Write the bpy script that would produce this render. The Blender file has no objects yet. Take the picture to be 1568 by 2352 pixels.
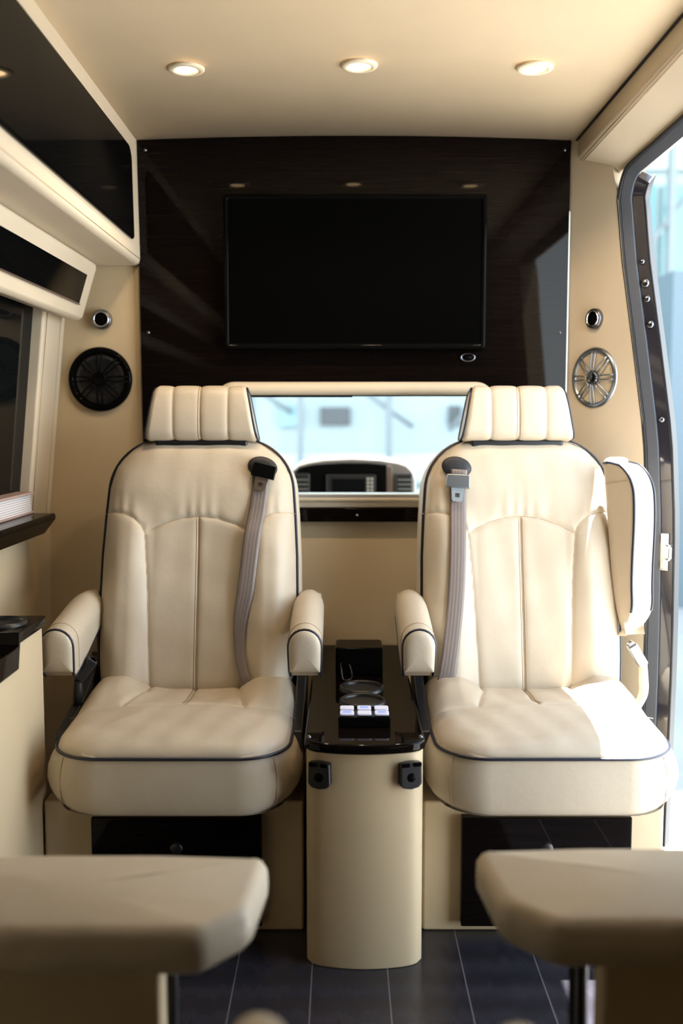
import bpy, bmesh, math, random
import numpy as np
from mathutils import Vector, Matrix

random.seed(7)
PI = math.pi
S = bpy.context.scene
COL = S.collection

# ------------------------------------------------------------------ camera
CAM_Z = 1.10
PITCH = math.atan(212.0 / 2286.7)
cam_d = bpy.data.cameras.new('camera')
cam_d.sensor_fit = 'VERTICAL'
cam_d.sensor_height = 36.0
cam_d.lens = 35.0
cam_d.clip_start = 0.02
cam_d.clip_end = 300
cam_d.dof.use_dof = True
cam_d.dof.focus_distance = 2.25
cam_d.dof.aperture_fstop = 1.9
cam = bpy.data.objects.new('camera', cam_d)
cam.location = (0, 0, CAM_Z)
cam.rotation_euler = (PI / 2 - PITCH, 0, 0)
COL.objects.link(cam)
S.camera = cam

# ------------------------------------------------------------------ world, sun, exposure
w = bpy.data.worlds.new('world')
S.world = w
w.use_nodes = True
bg = w.node_tree.nodes['Background']
SKY = 1.36
wt = w.node_tree
tcw = wt.nodes.new('ShaderNodeTexCoord')
sxw = wt.nodes.new('ShaderNodeSeparateXYZ')
wt.links.new(tcw.outputs['Generated'], sxw.inputs[0])
crw = wt.nodes.new('ShaderNodeValToRGB')
wt.links.new(sxw.outputs['Z'], crw.inputs[0])
# clear sky: bright milky horizon, darker blue overhead
for i_, (p_, c_) in enumerate(((0.0, (6.4, 7.0, 7.2)), (0.30, (3.6, 4.3, 4.9)), (0.75, (1.2, 1.6, 2.3)))):
    e_ = crw.color_ramp.elements[i_] if i_ < 2 else crw.color_ramp.elements.new(p_)
    e_.position = p_
    e_.color = (*[q * SKY for q in c_], 1)
wt.links.new(crw.outputs[0], bg.inputs[0])
bg.inputs[1].default_value = 1.0

sun_d = bpy.data.lights.new('sun', 'SUN')
sun_d.energy = 50.0
sun_d.angle = math.radians(0.6)
sun_d.color = (1.0, 0.97, 0.92)
sun = bpy.data.objects.new('sun', sun_d)
COL.objects.link(sun)
to_sun = Vector((0.197, 0.14, 1.0)).normalized()
sun.rotation_euler = to_sun.to_track_quat('Z', 'Y').to_euler()

S.view_settings.view_transform = 'Standard'
S.view_settings.look = 'None'
S.view_settings.exposure = 0.12
S.view_settings.gamma = 1.0
S.view_settings.use_curve_mapping = False
S.cycles.max_bounces = 8
S.cycles.diffuse_bounces = 3
S.cycles.glossy_bounces = 5
S.cycles.transmission_bounces = 6
S.cycles.sample_clamp_indirect = 12.0
S.cycles.caustics_reflective = False
S.cycles.caustics_refractive = False
try:
    S.cycles.use_denoising = True
    S.cycles.denoiser = 'OPENIMAGEDENOISE'
except Exception:
    pass


# ------------------------------------------------------------------ materials
def new_mat(name):
    m = bpy.data.materials.new(name)
    m.use_nodes = True
    nt = m.node_tree
    b = nt.nodes['Principled BSDF']
    return m, nt, b


def simple(name, col, rough=0.5, metal=0.0, coat=0.0, spec=0.5, emit=None, es=0.0, ior=1.5):
    m, nt, b = new_mat(name)
    b.inputs['Base Color'].default_value = (*col, 1)
    b.inputs['Roughness'].default_value = rough
    b.inputs['Metallic'].default_value = metal
    b.inputs['Coat Weight'].default_value = coat
    b.inputs['Coat Roughness'].default_value = 0.04
    b.inputs['Specular IOR Level'].default_value = spec
    b.inputs['IOR'].default_value = ior
    if emit:
        b.inputs['Emission Color'].default_value = (*emit, 1)
        b.inputs['Emission Strength'].default_value = es
    return m


def node(nt, t, **kw):
    n = nt.nodes.new(t)
    for k, v in kw.items():
        setattr(n, k, v)
    return n


def leather(name, c1, c2, rough=0.5, bump=0.12, fine=420, wr=14.0):
    m, nt, b = new_mat(name)
    tc = node(nt, 'ShaderNodeTexCoord')
    n1 = node(nt, 'ShaderNodeTexNoise')
    n1.inputs['Scale'].default_value = 5.0
    n1.inputs['Detail'].default_value = 4
    nt.links.new(tc.outputs['Object'], n1.inputs['Vector'])
    cr = node(nt, 'ShaderNodeValToRGB')
    cr.color_ramp.elements[0].position = 0.3
    cr.color_ramp.elements[0].color = (*c1, 1)
    cr.color_ramp.elements[1].position = 0.7
    cr.color_ramp.elements[1].color = (*c2, 1)
    nt.links.new(n1.outputs['Fac'], cr.inputs['Fac'])
    nt.links.new(cr.outputs['Color'], b.inputs['Base Color'])
    v = node(nt, 'ShaderNodeTexVoronoi')
    v.inputs['Scale'].default_value = fine
    nt.links.new(tc.outputs['Object'], v.inputs['Vector'])
    n2 = node(nt, 'ShaderNodeTexNoise')
    n2.inputs['Scale'].default_value = wr
    n2.inputs['Detail'].default_value = 3
    nt.links.new(tc.outputs['Object'], n2.inputs['Vector'])
    b1 = node(nt, 'ShaderNodeBump')
    b1.inputs['Strength'].default_value = bump
    b1.inputs['Distance'].default_value = 0.0012
    nt.links.new(v.outputs['Distance'], b1.inputs['Height'])
    b2 = node(nt, 'ShaderNodeBump')
    b2.inputs['Strength'].default_value = 0.25
    b2.inputs['Distance'].default_value = 0.006
    nt.links.new(n2.outputs['Fac'], b2.inputs['Height'])
    nt.links.new(b1.outputs['Normal'], b2.inputs['Normal'])
    nt.links.new(b2.outputs['Normal'], b.inputs['Normal'])
    b.inputs['Roughness'].default_value = rough
    b.inputs['Specular IOR Level'].default_value = 0.42
    return m


M = {}
M['leather'] = leather('seat_leather', (0.50, 0.425, 0.325), (0.56, 0.48, 0.372), 0.42)
M['vinyl'] = leather('wall_vinyl', (0.51, 0.40, 0.255), (0.55, 0.435, 0.28), 0.55, 0.05, 300, 4.0)
M['pad'] = leather('soft_pad_vinyl', (0.62, 0.525, 0.39), (0.66, 0.56, 0.42), 0.5, 0.05, 300, 4.0)  # made paler so the door pillar looks better lit
M['headliner'] = leather('headliner_fabric', (0.69, 0.545, 0.36), (0.73, 0.58, 0.385), 0.8, 0.1, 500, 3.0)
M['piping'] = simple('piping_navy', (0.010, 0.012, 0.024), 0.35)
M['stitch'] = simple('stitch_thread', (0.30, 0.19, 0.115), 0.7)
M['stitch_tan'] = simple('stitch_thread_tan', (0.46, 0.33, 0.20), 0.7)
M['black'] = simple('black_plastic', (0.012, 0.012, 0.014), 0.35)
M['black_gloss'] = simple('black_gloss_plastic', (0.003, 0.003, 0.003), 0.05, ior=1.11)
M['screen'] = simple('television_screen', (0.0015, 0.0015, 0.0015), 0.15, ior=1.06)
M['chrome'] = simple('chrome', (0.72, 0.72, 0.74), 0.16, 1.0)
M['dark_chrome'] = simple('dark_chrome', (0.20, 0.21, 0.24), 0.2, 1.0)
M['steel'] = simple('steel', (0.36, 0.40, 0.45), 0.3, 1.0)
M['plate'] = simple('latch_steel', (0.42, 0.50, 0.56), 0.3, 0.6)
M['bronze'] = simple('bronze_plate', (0.19, 0.15, 0.12), 0.4, 0.8)
M['copper'] = simple('speaker_cone_material', (0.58, 0.40, 0.27), 0.45)
M['tint'] = simple('tinted_glass', (0.004, 0.0045, 0.005), 0.05, ior=1.14)
M['rubber'] = simple('grey_rubber_seal', (0.06, 0.066, 0.08), 0.5)
M['black_rubber'] = simple('black_rubber', (0.012, 0.012, 0.014), 0.5)
M['car_paint'] = simple('dark_car_paint', (0.02, 0.018, 0.024), 0.15, coat=1.0)
M['book_cover'] = simple('book_cover_pink', (0.42, 0.30, 0.26), 0.55)
M['lamp_rim'] = simple('lamp_rim', (0.80, 0.70, 0.52), 0.35)
M['lamp_glow'] = simple('lamp_glow', (1, 0.9, 0.7), 0.4, emit=(1.0, 0.66, 0.33), es=13.0)
M['dash_grey'] = simple('dash_silver_grey', (0.17, 0.155, 0.14), 0.22, coat=0.6)
M['dash_wood'] = simple('dash_brown', (0.11, 0.075, 0.06), 0.3)
M['silver'] = simple('satin_silver', (0.62, 0.62, 0.60), 0.35, 0.7)
M['switch_blue'] = simple('switch_blue_glow', (0.1, 0.15, 0.5), 0.3, emit=(0.16, 0.22, 1.0), es=1.3)
M['switch_white'] = simple('switch_white', (0.62, 0.60, 0.66), 0.35, emit=(0.6, 0.6, 0.85), es=0.25)


def wood_gloss():
    m, nt, b = new_mat('dark_gloss_wood')
    tc = node(nt, 'ShaderNodeTexCoord')
    mp = node(nt, 'ShaderNodeMapping')
    mp.inputs['Scale'].default_value = (1.3, 1.3, 34)
    nt.links.new(tc.outputs['Object'], mp.inputs['Vector'])
    n = node(nt, 'ShaderNodeTexNoise')
    n.inputs['Scale'].default_value = 5
    n.inputs['Detail'].default_value = 6
    n.inputs['Distortion'].default_value = 0.6
    nt.links.new(mp.outputs['Vector'], n.inputs['Vector'])
    cr = node(nt, 'ShaderNodeValToRGB')
    cr.color_ramp.elements[0].position = 0.35
    cr.color_ramp.elements[0].color = (0.0035, 0.0025, 0.002, 1)
    cr.color_ramp.elements[1].position = 0.72
    cr.color_ramp.elements[1].color = (0.0055, 0.0035, 0.003, 1)
    nt.links.new(n.outputs['Fac'], cr.inputs['Fac'])
    nt.links.new(cr.outputs['Color'], b.inputs['Base Color'])
    b.inputs['Roughness'].default_value = 0.35
    b.inputs['Specular IOR Level'].default_value = 0.03
    b.inputs['IOR'].default_value = 1.05
    b.inputs['Coat IOR'].default_value = 1.30
    b.inputs['Coat Weight'].default_value = 0.6
    b.inputs['Coat Roughness'].default_value = 0.03
    return m


M['wood'] = wood_gloss()


def floor_mat():
    m, nt, b = new_mat('dark_plank_floor')
    tc = node(nt, 'ShaderNodeTexCoord')
    mp = node(nt, 'ShaderNodeMapping')
    mp.inputs['Rotation'].default_value = (0, 0, PI / 2)
    mp.inputs['Location'].default_value = (0, -0.0924, 0)
    nt.links.new(tc.outputs['Object'], mp.inputs['Vector'])
    br = node(nt, 'ShaderNodeTexBrick')
    br.offset = 0.37
    br.inputs['Scale'].default_value = 1.0
    br.inputs['Brick Width'].default_value = 6.0
    br.inputs['Row Height'].default_value = 0.1516
    br.inputs['Mortar Size'].default_value = 0.0011
    br.inputs['Mortar Smooth'].default_value = 0.3
    br.inputs['Color1'].default_value = (0.017, 0.017, 0.022, 1)
    br.inputs['Color2'].default_value = (0.024, 0.022, 0.028, 1)
    br.inputs['Mortar'].default_value = (0.17, 0.16, 0.17, 1)
    nt.links.new(mp.outputs['Vector'], br.inputs['Vector'])
    mp2 = node(nt, 'ShaderNodeMapping')
    mp2.inputs['Scale'].default_value = (30, 2.2, 1)
    nt.links.new(tc.outputs['Object'], mp2.inputs['Vector'])
    wv = node(nt, 'ShaderNodeTexWave', wave_type='RINGS')
    wv.inputs['Scale'].default_value = 1.6
    wv.inputs['Distortion'].default_value = 3.5
    wv.inputs['Detail'].default_value = 4
    wv.inputs['Detail Scale'].default_value = 1.4
    nt.links.new(mp2.outputs['Vector'], wv.inputs['Vector'])
    mx = node(nt, 'ShaderNodeMixRGB', blend_type='ADD')
    gr = node(nt, 'ShaderNodeMixRGB', blend_type='MULTIPLY')
    gr.inputs['Fac'].default_value = 1
    gr.inputs['Color2'].default_value = (0.011, 0.011, 0.015, 1)
    nt.links.new(wv.outputs['Color'], gr.inputs['Color1'])
    mx.inputs['Fac'].default_value = 0.8
    nt.links.new(br.outputs['Color'], mx.inputs['Color1'])
    nt.links.new(gr.outputs['Color'], mx.inputs['Color2'])
    # pale dust specks
    sp = node(nt, 'ShaderNodeTexVoronoi')
    sp.inputs['Scale'].default_value = 190
    nt.links.new(tc.outputs['Object'], sp.inputs['Vector'])
    cr = node(nt, 'ShaderNodeValToRGB')
    cr.color_ramp.elements[0].position = 0.0
    cr.color_ramp.elements[0].color = (0.22, 0.2, 0.2, 1)
    cr.color_ramp.elements[1].position = 0.13
    cr.color_ramp.elements[1].color = (0, 0, 0, 1)
    nt.links.new(sp.outputs['Distance'], cr.inputs['Fac'])
    big = node(nt, 'ShaderNodeTexNoise')
    big.inputs['Scale'].default_value = 9
    nt.links.new(tc.outputs['Object'], big.inputs['Vector'])
    cr2 = node(nt, 'ShaderNodeValToRGB')
    cr2.color_ramp.elements[0].position = 0.52
    cr2.color_ramp.elements[1].position = 0.7
    nt.links.new(big.outputs['Fac'], cr2.inputs['Fac'])
    mu = node(nt, 'ShaderNodeMixRGB', blend_type='MULTIPLY')
    mu.inputs['Fac'].default_value = 1
    nt.links.new(cr.outputs['Color'], mu.inputs['Color1'])
    nt.links.new(cr2.outputs['Color'], mu.inputs['Color2'])
    ad = node(nt, 'ShaderNodeMixRGB', blend_type='ADD')
    ad.inputs['Fac'].default_value = 1
    nt.links.new(mx.outputs['Color'], ad.inputs['Color1'])
    nt.links.new(mu.outputs['Color'], ad.inputs['Color2'])
    nt.links.new(ad.outputs['Color'], b.inputs['Base Color'])
    b.inputs['Roughness'].default_value = 0.24
    bp = node(nt, 'ShaderNodeBump')
    bp.inputs['Strength'].default_value = 0.15
    bp.inputs['Distance'].default_value = 0.001
    nt.links.new(wv.outputs['Fac'], bp.inputs['Height'])
    nt.links.new(bp.outputs['Normal'], b.inputs['Normal'])
    return m


M['floor'] = floor_mat()


def webbing():
    m, nt, b = new_mat('taupe_webbing')
    uv = node(nt, 'ShaderNodeTexCoord')
    sx = node(nt, 'ShaderNodeSeparateXYZ')
    nt.links.new(uv.outputs['UV'], sx.inputs['Vector'])
    wv = node(nt, 'ShaderNodeMath', operation='MULTIPLY')
    wv.inputs[1].default_value = 5 * 2 * PI
    nt.links.new(sx.outputs['X'], wv.inputs[0])
    sn = node(nt, 'ShaderNodeMath', operation='SINE')
    nt.links.new(wv.outputs[0], sn.inputs[0])
    wz = node(nt, 'ShaderNodeMath', operation='MULTIPLY')
    wz.inputs[1].default_value = 900
    nt.links.new(sx.outputs['Y'], wz.inputs[0])
    s2 = node(nt, 'ShaderNodeMath', operation='SINE')
    nt.links.new(wz.outputs[0], s2.inputs[0])
    ad = node(nt, 'ShaderNodeMath', operation='MULTIPLY_ADD')
    ad.inputs[1].default_value = 0.35
    nt.links.new(s2.outputs[0], ad.inputs[0])
    nt.links.new(sn.outputs[0], ad.inputs[2])
    cr = node(nt, 'ShaderNodeMapRange')
    cr.inputs['From Min'].default_value = -1.3
    cr.inputs['From Max'].default_value = 1.3
    nt.links.new(ad.outputs[0], cr.inputs['Value'])
    mx = node(nt, 'ShaderNodeMixRGB')
    mx.inputs['Color1'].default_value = (0.165, 0.132, 0.118, 1)
    mx.inputs['Color2'].default_value = (0.215, 0.178, 0.163, 1)
    nt.links.new(cr.outputs[0], mx.inputs['Fac'])
    nt.links.new(mx.outputs[0], b.inputs['Base Color'])
    b.inputs['Roughness'].default_value = 0.45
    bp = node(nt, 'ShaderNodeBump')
    bp.inputs['Strength'].default_value = 0.4
    bp.inputs['Distance'].default_value = 0.0008
    nt.links.new(cr.outputs[0], bp.inputs['Height'])
    nt.links.new(bp.outputs['Normal'], b.inputs['Normal'])
    return m


M['web'] = webbing()


def paper_mat():
    m, nt, b = new_mat('book_page_edges')
    tc = node(nt, 'ShaderNodeTexCoord')
    sx = node(nt, 'ShaderNodeSeparateXYZ')
    nt.links.new(tc.outputs['Object'], sx.inputs['Vector'])
    mu = node(nt, 'ShaderNodeMath', operation='MULTIPLY')
    mu.inputs[1].default_value = 1150
    nt.links.new(sx.outputs['Z'], mu.inputs[0])
    s = node(nt, 'ShaderNodeMath', operation='SINE')
    nt.links.new(mu.outputs[0], s.inputs[0])
    mr = node(nt, 'ShaderNodeMapRange')
    mr.inputs['From Min'].default_value = -1
    nt.links.new(s.outputs[0], mr.inputs['Value'])
    mx = node(nt, 'ShaderNodeMixRGB')
    mx.inputs['Color1'].default_value = (0.42, 0.38, 0.38, 1)
    mx.inputs['Color2'].default_value = (0.78, 0.74, 0.74, 1)
    nt.links.new(mr.outputs[0], mx.inputs['Fac'])
    nt.links.new(mx.outputs[0], b.inputs['Base Color'])
    b.inputs['Roughness'].default_value = 0.8
    return m


M['paper'] = paper_mat()


def noisy(name, c1, c2, scale=3.0, rough=0.8):
    m, nt, b = new_mat(name)
    tc = node(nt, 'ShaderNodeTexCoord')
    n = node(nt, 'ShaderNodeTexNoise')
    n.inputs['Scale'].default_value = scale
    n.inputs['Detail'].default_value = 5
    nt.links.new(tc.outputs['Object'], n.inputs['Vector'])
    cr = node(nt, 'ShaderNodeValToRGB')
    cr.color_ramp.elements[0].position = 0.35
    cr.color_ramp.elements[0].color = (*c1, 1)
    cr.color_ramp.elements[1].position = 0.65
    cr.color_ramp.elements[1].color = (*c2, 1)
    nt.links.new(n.outputs['Fac'], cr.inputs['Fac'])
    nt.links.new(cr.outputs['Color'], b.inputs['Base Color'])
    b.inputs['Roughness'].default_value = rough
    return m


M['concrete'] = noisy('pale_concrete', (0.34, 0.34, 0.33), (0.41, 0.41, 0.40), 1.2)
M['facade'] = noisy('facade_cladding', (0.25, 0.32, 0.33), (0.29, 0.355, 0.365), 0.7, 0.5)
M['facade_white'] = noisy('facade_white_band', (0.34, 0.40, 0.41), (0.40, 0.45, 0.455), 0.7, 0.5)
M['facade_glass'] = simple('facade_glass', (0.14, 0.27, 0.29), 0.15)
M['facade_dark'] = simple('facade_dark_opening', (0.045, 0.055, 0.06), 0.4)
M['column_grey'] = simple('column_blue_grey', (0.075, 0.115, 0.14), 0.5)
M['column_pale'] = simple('column_pale_grey', (0.15, 0.18, 0.19), 0.5)
M['tree_green'] = noisy('foliage_green', (0.10, 0.20, 0.13), (0.22, 0.34, 0.24), 9)
M['asphalt'] = noisy('service_floor', (0.05, 0.05, 0.06), (0.07, 0.07, 0.08), 6)




def clear_glass():
    m = bpy.data.materials.new('side_window_glass')
    m.use_nodes = True
    nt = m.node_tree
    nt.nodes.remove(nt.nodes['Principled BSDF'])
    tr_ = node(nt, 'ShaderNodeBsdfTransparent')
    tr_.inputs[0].default_value = (0.90, 0.94, 0.92, 1)
    gl = node(nt, 'ShaderNodeBsdfGlossy')
    gl.inputs['Roughness'].default_value = 0.02
    mx = node(nt, 'ShaderNodeMixShader')
    mx.inputs[0].default_value = 0.06
    nt.links.new(tr_.outputs[0], mx.inputs[1])
    nt.links.new(gl.outputs[0], mx.inputs[2])
    nt.links.new(mx.outputs[0], nt.nodes['Material Output'].inputs[0])
    return m


M['clear_glass'] = clear_glass()

# ------------------------------------------------------------------ helpers
def link(name, me, mat, parent=None, smooth=True, bevel=0.0, seg=3, angle=40, subsurf=0):
    o = bpy.data.objects.new(name, me)
    COL.objects.link(o)
    if mat is not None:
        me.materials.append(mat)
    if parent is not None:
        o.parent = parent
        off = Vector(parent.location)
        pp = parent.parent
        while pp is not None:
            off += Vector(pp.location)
            pp = pp.parent
        me.transform(Matrix.Translation(-off))
    if smooth:
        for p in me.polygons:
            p.use_smooth = True
    if bevel > 0:
        b = o.modifiers.new('bevel', 'BEVEL')
        b.width = bevel
        b.segments = seg
        b.limit_method = 'ANGLE'
        b.angle_limit = math.radians(30)
        b.harden_normals = False
        wn = o.modifiers.new('wn', 'WEIGHTED_NORMAL')
        wn.keep_sharp = True
    return o


def raw(verts, faces):
    me = bpy.data.meshes.new('m')
    me.from_pydata([tuple(v) for v in verts], [], faces)
    bm = bmesh.new()
    bm.from_mesh(me)
    bmesh.ops.recalc_face_normals(bm, faces=bm.faces)
    bm.to_mesh(me)
    bm.free()
    return me


class MB:
    """collects shapes into one mesh"""
    def __init__(s):
        s.v = []
        s.f = []

    def add(s, verts, faces):
        n = len(s.v)
        s.v += [tuple(v) for v in verts]
        s.f += [tuple(i + n for i in f) for f in faces]
        return s

    def box(s, x0, x1, y0, y1, z0, z1, mtx=None):
        v = [(x0, y0, z0), (x1, y0, z0), (x1, y1, z0), (x0, y1, z0), (x0, y0, z1), (x1, y0, z1), (x1, y1, z1), (x0, y1, z1)]
        if mtx is not None:
            v = [tuple(mtx @ Vector(p)) for p in v]
        return s.add(v, [(0, 3, 2, 1), (4, 5, 6, 7), (0, 1, 5, 4), (1, 2, 6, 5), (2, 3, 7, 6), (3, 0, 4, 7)])

    def prism(s, poly, axis, a0, a1, mtx=None):
        """poly: 2D points; axis: 'x','y','z' extrusion axis"""
        n = len(poly)

        def P(p, a):
            if axis == 'x':
                q = (a, p[0], p[1])
            elif axis == 'y':
                q = (p[0], a, p[1])
            else:
                q = (p[0], p[1], a)
            return tuple(mtx @ Vector(q)) if mtx is not None else q
        v = [P(p, a0) for p in poly] + [P(p, a1) for p in poly]
        f = [tuple(range(n)), tuple(range(2 * n - 1, n - 1, -1))]
        f += [(i, (i + 1) % n, n + (i + 1) % n, n + i) for i in range(n)]
        return s.add(v, f)

    def tube(s, pts, r, closed=False, seg=8):
        pts = [Vector(p) for p in pts]
        n = len(pts)
        rings = []
        up = None
        for i, p in enumerate(pts):
            a = pts[(i - 1) % n] if (closed or i > 0) else p
            b = pts[(i + 1) % n] if (closed or i < n - 1) else p
            t = (b - a)
            if t.length < 1e-9:
                t = Vector((0, 0, 1))
            t.normalize()
            if up is None:
                up = Vector((0, 0, 1)) if abs(t.z) < 0.9 else Vector((1, 0, 0))
            x = t.cross(up)
            if x.length < 1e-6:
                x = t.orthogonal()
            x.normalize()
            y = x.cross(t).normalized()
            up = y
            rr = r[i] if isinstance(r, (list, tuple)) else r
            rings.append([p + x * (rr * math.cos(2 * PI * k / seg)) + y * (rr * math.sin(2 * PI * k / seg)) for k in range(seg)])
        v = [q for R in rings for q in R]
        f = []
        m = n if closed else n - 1
        for i in range(m):
            j = (i + 1) % n
            for k in range(seg):
                l = (k + 1) % seg
                f.append((i * seg + k, i * seg + l, j * seg + l, j * seg + k))
        if not closed:
            f.append(tuple(range(seg - 1, -1, -1)))
            f.append(tuple(range((n - 1) * seg, n * seg)))
        return s.add(v, f)

    def lathe(s, prof, seg=48, mtx=None):
        """prof: (r, h) list, axis = local z; mtx places it"""
        v = []
        f = []
        n = len(prof)
        for k in range(seg):
            a = 2 * PI * k / seg
            for (r, h) in prof:
                q = Vector((r * math.cos(a), r * math.sin(a), h))
                v.append(tuple(mtx @ q) if mtx is not None else tuple(q))
        for k in range(seg):
            l = (k + 1) % seg
            for i in range(n - 1):
                f.append((k * n + i, l * n + i, l * n + i + 1, k * n + i + 1))
        return s.add(v, f)

    def build(s, name, mat, parent=None, **kw):
        return link(name, raw(s.v, s.f), mat, parent, **kw)


def tag(o, label=None, cat=None, group=None, kind=None):
    if label:
        o['label'] = label
    if cat:
        o['category'] = cat
    if group:
        o['group'] = group
    if kind:
        o['kind'] = kind
    return o


def thing(name, label, cat, loc, group=None):
    o = bpy.data.objects.new(name, None)
    o.empty_display_size = 0.05
    COL.objects.link(o)
    o.location = loc
    bpy.context.view_layer.update()
    return tag(o, label, cat, group)


def struct(o):
    o['kind'] = 'structure'
    return o


def smooth_poly(pts, n=8, closed=False):
    """Catmull-Rom through points"""
    P = [Vector(p) for p in pts]
    m = len(P)
    out = []
    rng = range(m) if closed else range(m - 1)
    for i in rng:
        p0 = P[(i - 1) % m] if (closed or i > 0) else P[i] * 2 - P[i + 1]
        p1 = P[i]
        p2 = P[(i + 1) % m]
        p3 = P[(i + 2) % m] if (closed or i < m - 2) else P[i + 1] * 2 - P[i]
        for k in range(n):
            t = k / n
            out.append(0.5 * ((2 * p1) + (p2 - p0) * t + (2 * p0 - 5 * p1 + 4 * p2 - p3) * t * t + (3 * p1 - p0 - 3 * p2 + p3) * t ** 3))
    if not closed:
        out.append(P[-1])
    return out


def rrect(x0, x1, y0, y1, r, n=6):
    """rounded rectangle points; r a number or 4 radii (x0y0, x1y0, x1y1, x0y1)"""
    if not isinstance(r, (list, tuple)):
        r = (r,) * 4
    out = []
    for (cx, cy, a0, rr) in ((x0 + r[0], y0 + r[0], PI, r[0]), (x1 - r[1], y0 + r[1], 1.5 * PI, r[1]),
                             (x1 - r[2], y1 - r[2], 0, r[2]), (x0 + r[3], y1 - r[3], 0.5 * PI, r[3])):
        for k in range(n + 1):
            a = a0 + 0.5 * PI * k / n
            out.append((cx + rr * math.cos(a), cy + rr * math.sin(a)))
    return out


def seg_dist(A, B, lines):
    """distance of points (A,B arrays) to a list of polylines"""
    D = np.full(A.shape, 1e9)
    for L in lines:
        L = np.array(L, float)
        for i in range(len(L) - 1):
            p, q = L[i], L[i + 1]
            d = q - p
            ll = max(d @ d, 1e-12)
            t = np.clip(((A - p[0]) * d[0] + (B - p[1]) * d[1]) / ll, 0, 1)
            D = np.minimum(D, np.hypot(A - p[0] - t * d[0], B - p[1] - t * d[1]))
    return D


def sstep(x, a, b):
    t = np.clip((x - a) / (b - a), 0, 1)
    return t * t * (3 - 2 * t)


class Pillow:
    """upholstered slab in a local frame (a across, b along, n outward)"""
    def __init__(s, b0, b1, W, r0, r1, surf, profile, M_=150, N_=130, to_world=None, front_flat=0.0):
        s.front_flat = front_flat
        s.surf = surf
        s.tw = to_world
        rows = []
        k0 = 14
        for k in range(k0):
            t = 0.5 * PI * k / k0
            rows.append((b0 + r0 * (1 - math.cos(t)), -r0 * (1 - math.sin(t))))
        for k in range(M_ + 1):
            rows.append((b0 + r0 + (b1 - r1 - b0 - r0) * k / M_, 0.0))
        for k in range(1, k0 + 1):
            t = 0.5 * PI * (1 - k / k0)
            rows.append((b1 - r1 * (1 - math.cos(t)), -r1 * (1 - math.sin(t))))
        s.hw = [W(b) + d for b, d in rows]
        s.rb = [b for b, d in rows]
        m = len(rows)
        nC = N_
        u = np.linspace(-1, 1, nC + 1)
        A = np.array(s.hw)[:, None] * u[None, :]
        B = np.array(s.rb)[:, None] * np.ones_like(u)[None, :]
        idx = lambda i, j: i * (nC + 1) + j
        bd = [idx(i, 0) for i in range(m)] + [idx(m - 1, j) for j in range(1, nC + 1)] + \
             [idx(i, nC) for i in range(m - 2, -1, -1)] + [idx(0, j) for j in range(nC - 1, 0, -1)]
        Af, Bf = A.ravel(), B.ravel()
        poly = [(Af[i], Bf[i]) for i in bd]
        s.poly = poly
        step = max(1, len(poly) // 160)
        s.pl = poly[::step] + [poly[0]]
        n = s.height(Af, Bf)
        n[bd] = 0.0
        V = [s.tw(Af[i], Bf[i], n[i]) for i in range(len(Af))]
        F = [(idx(i, j), idx(i, j + 1), idx(i + 1, j + 1), idx(i + 1, j)) for i in range(m - 1) for j in range(nC)]
        # outline normals
        L = len(poly)
        nor = []
        for i in range(L):
            a = poly[(i - 2) % L]
            b = poly[(i + 2) % L]
            t = (b[0] - a[0], b[1] - a[1])
            l = math.hypot(*t) or 1
            nor.append((-t[1] / l, t[0] / l))
        # orientation test: outward
        c = (0.0, 0.5 * (b0 + b1))
        sg = sum((poly[i][0] - c[0]) * nor[i][0] + (poly[i][1] - c[1]) * nor[i][1] for i in range(L))
        if sg < 0:
            nor = [(-x, -y) for x, y in nor]
        s.nor = nor
        prev = bd
        for (o, h) in profile:
            base = len(V)
            V += [s.tw(poly[i][0] + nor[i][0] * o * s.fk(nor[i]), poly[i][1] + nor[i][1] * o * s.fk(nor[i]), h) for i in range(L)]
            cur = [base + i for i in range(L)]
            F += [(prev[i], prev[(i + 1) % L], cur[(i + 1) % L], cur[i]) for i in range(L)]
            prev = cur
        # back
        hb = profile[-1][1]
        base = len(V)
        V += [s.tw(Af[i], Bf[i], hb) for i in range(len(Af)) if True]
        bset = {v: k for k, v in enumerate(bd)}

        def bi(q):
            return prev[bset[q]] if q in bset else base + q
        F += [(bi(idx(i + 1, j)), bi(idx(i + 1, j + 1)), bi(idx(i, j + 1)), bi(idx(i, j))) for i in range(m - 1) for j in range(nC)]
        s.V, s.F = V, F

    def fk(s, nr):
        return 1 - s.front_flat * max(0.0, -nr[1]) ** 1.5

    def height(s, A, B):
        A = np.atleast_1d(np.asarray(A, float))
        B = np.atleast_1d(np.asarray(B, float))
        d = seg_dist(A, B, [s.pl])
        return s.surf(A, B, d)

    def mesh(s):
        me = bpy.data.meshes.new('m')
        me.from_pydata([tuple(v) for v in s.V], [], s.F)
        bm = bmesh.new()
        bm.from_mesh(me)
        loose = [v for v in bm.verts if not v.link_faces]
        bmesh.ops.delete(bm, geom=loose, context='VERTS')
        bmesh.ops.recalc_face_normals(bm, faces=bm.faces)
        bm.to_mesh(me)
        bm.free()
        return me

    def line(s, pts, lift=0.0, n=10, sm=True):
        """surface-following 3D points along 2D polyline"""
        q = smooth_poly([(p[0], p[1], 0) for p in pts], n) if sm else [Vector((p[0], p[1], 0)) for p in pts]
        A = np.array([p.x for p in q])
        B = np.array([p.y for p in q])
        h = s.height(A, B) + lift
        return [s.tw(A[i], B[i], h[i]) for i in range(len(q))]

    def pipe(s, o=0.0, h=0.0, part=None):
        L = len(s.poly)
        pts = [s.tw(s.poly[i][0] + s.nor[i][0] * o, s.poly[i][1] + s.nor[i][1] * o, h) for i in range(L)]
        return pts


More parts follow.
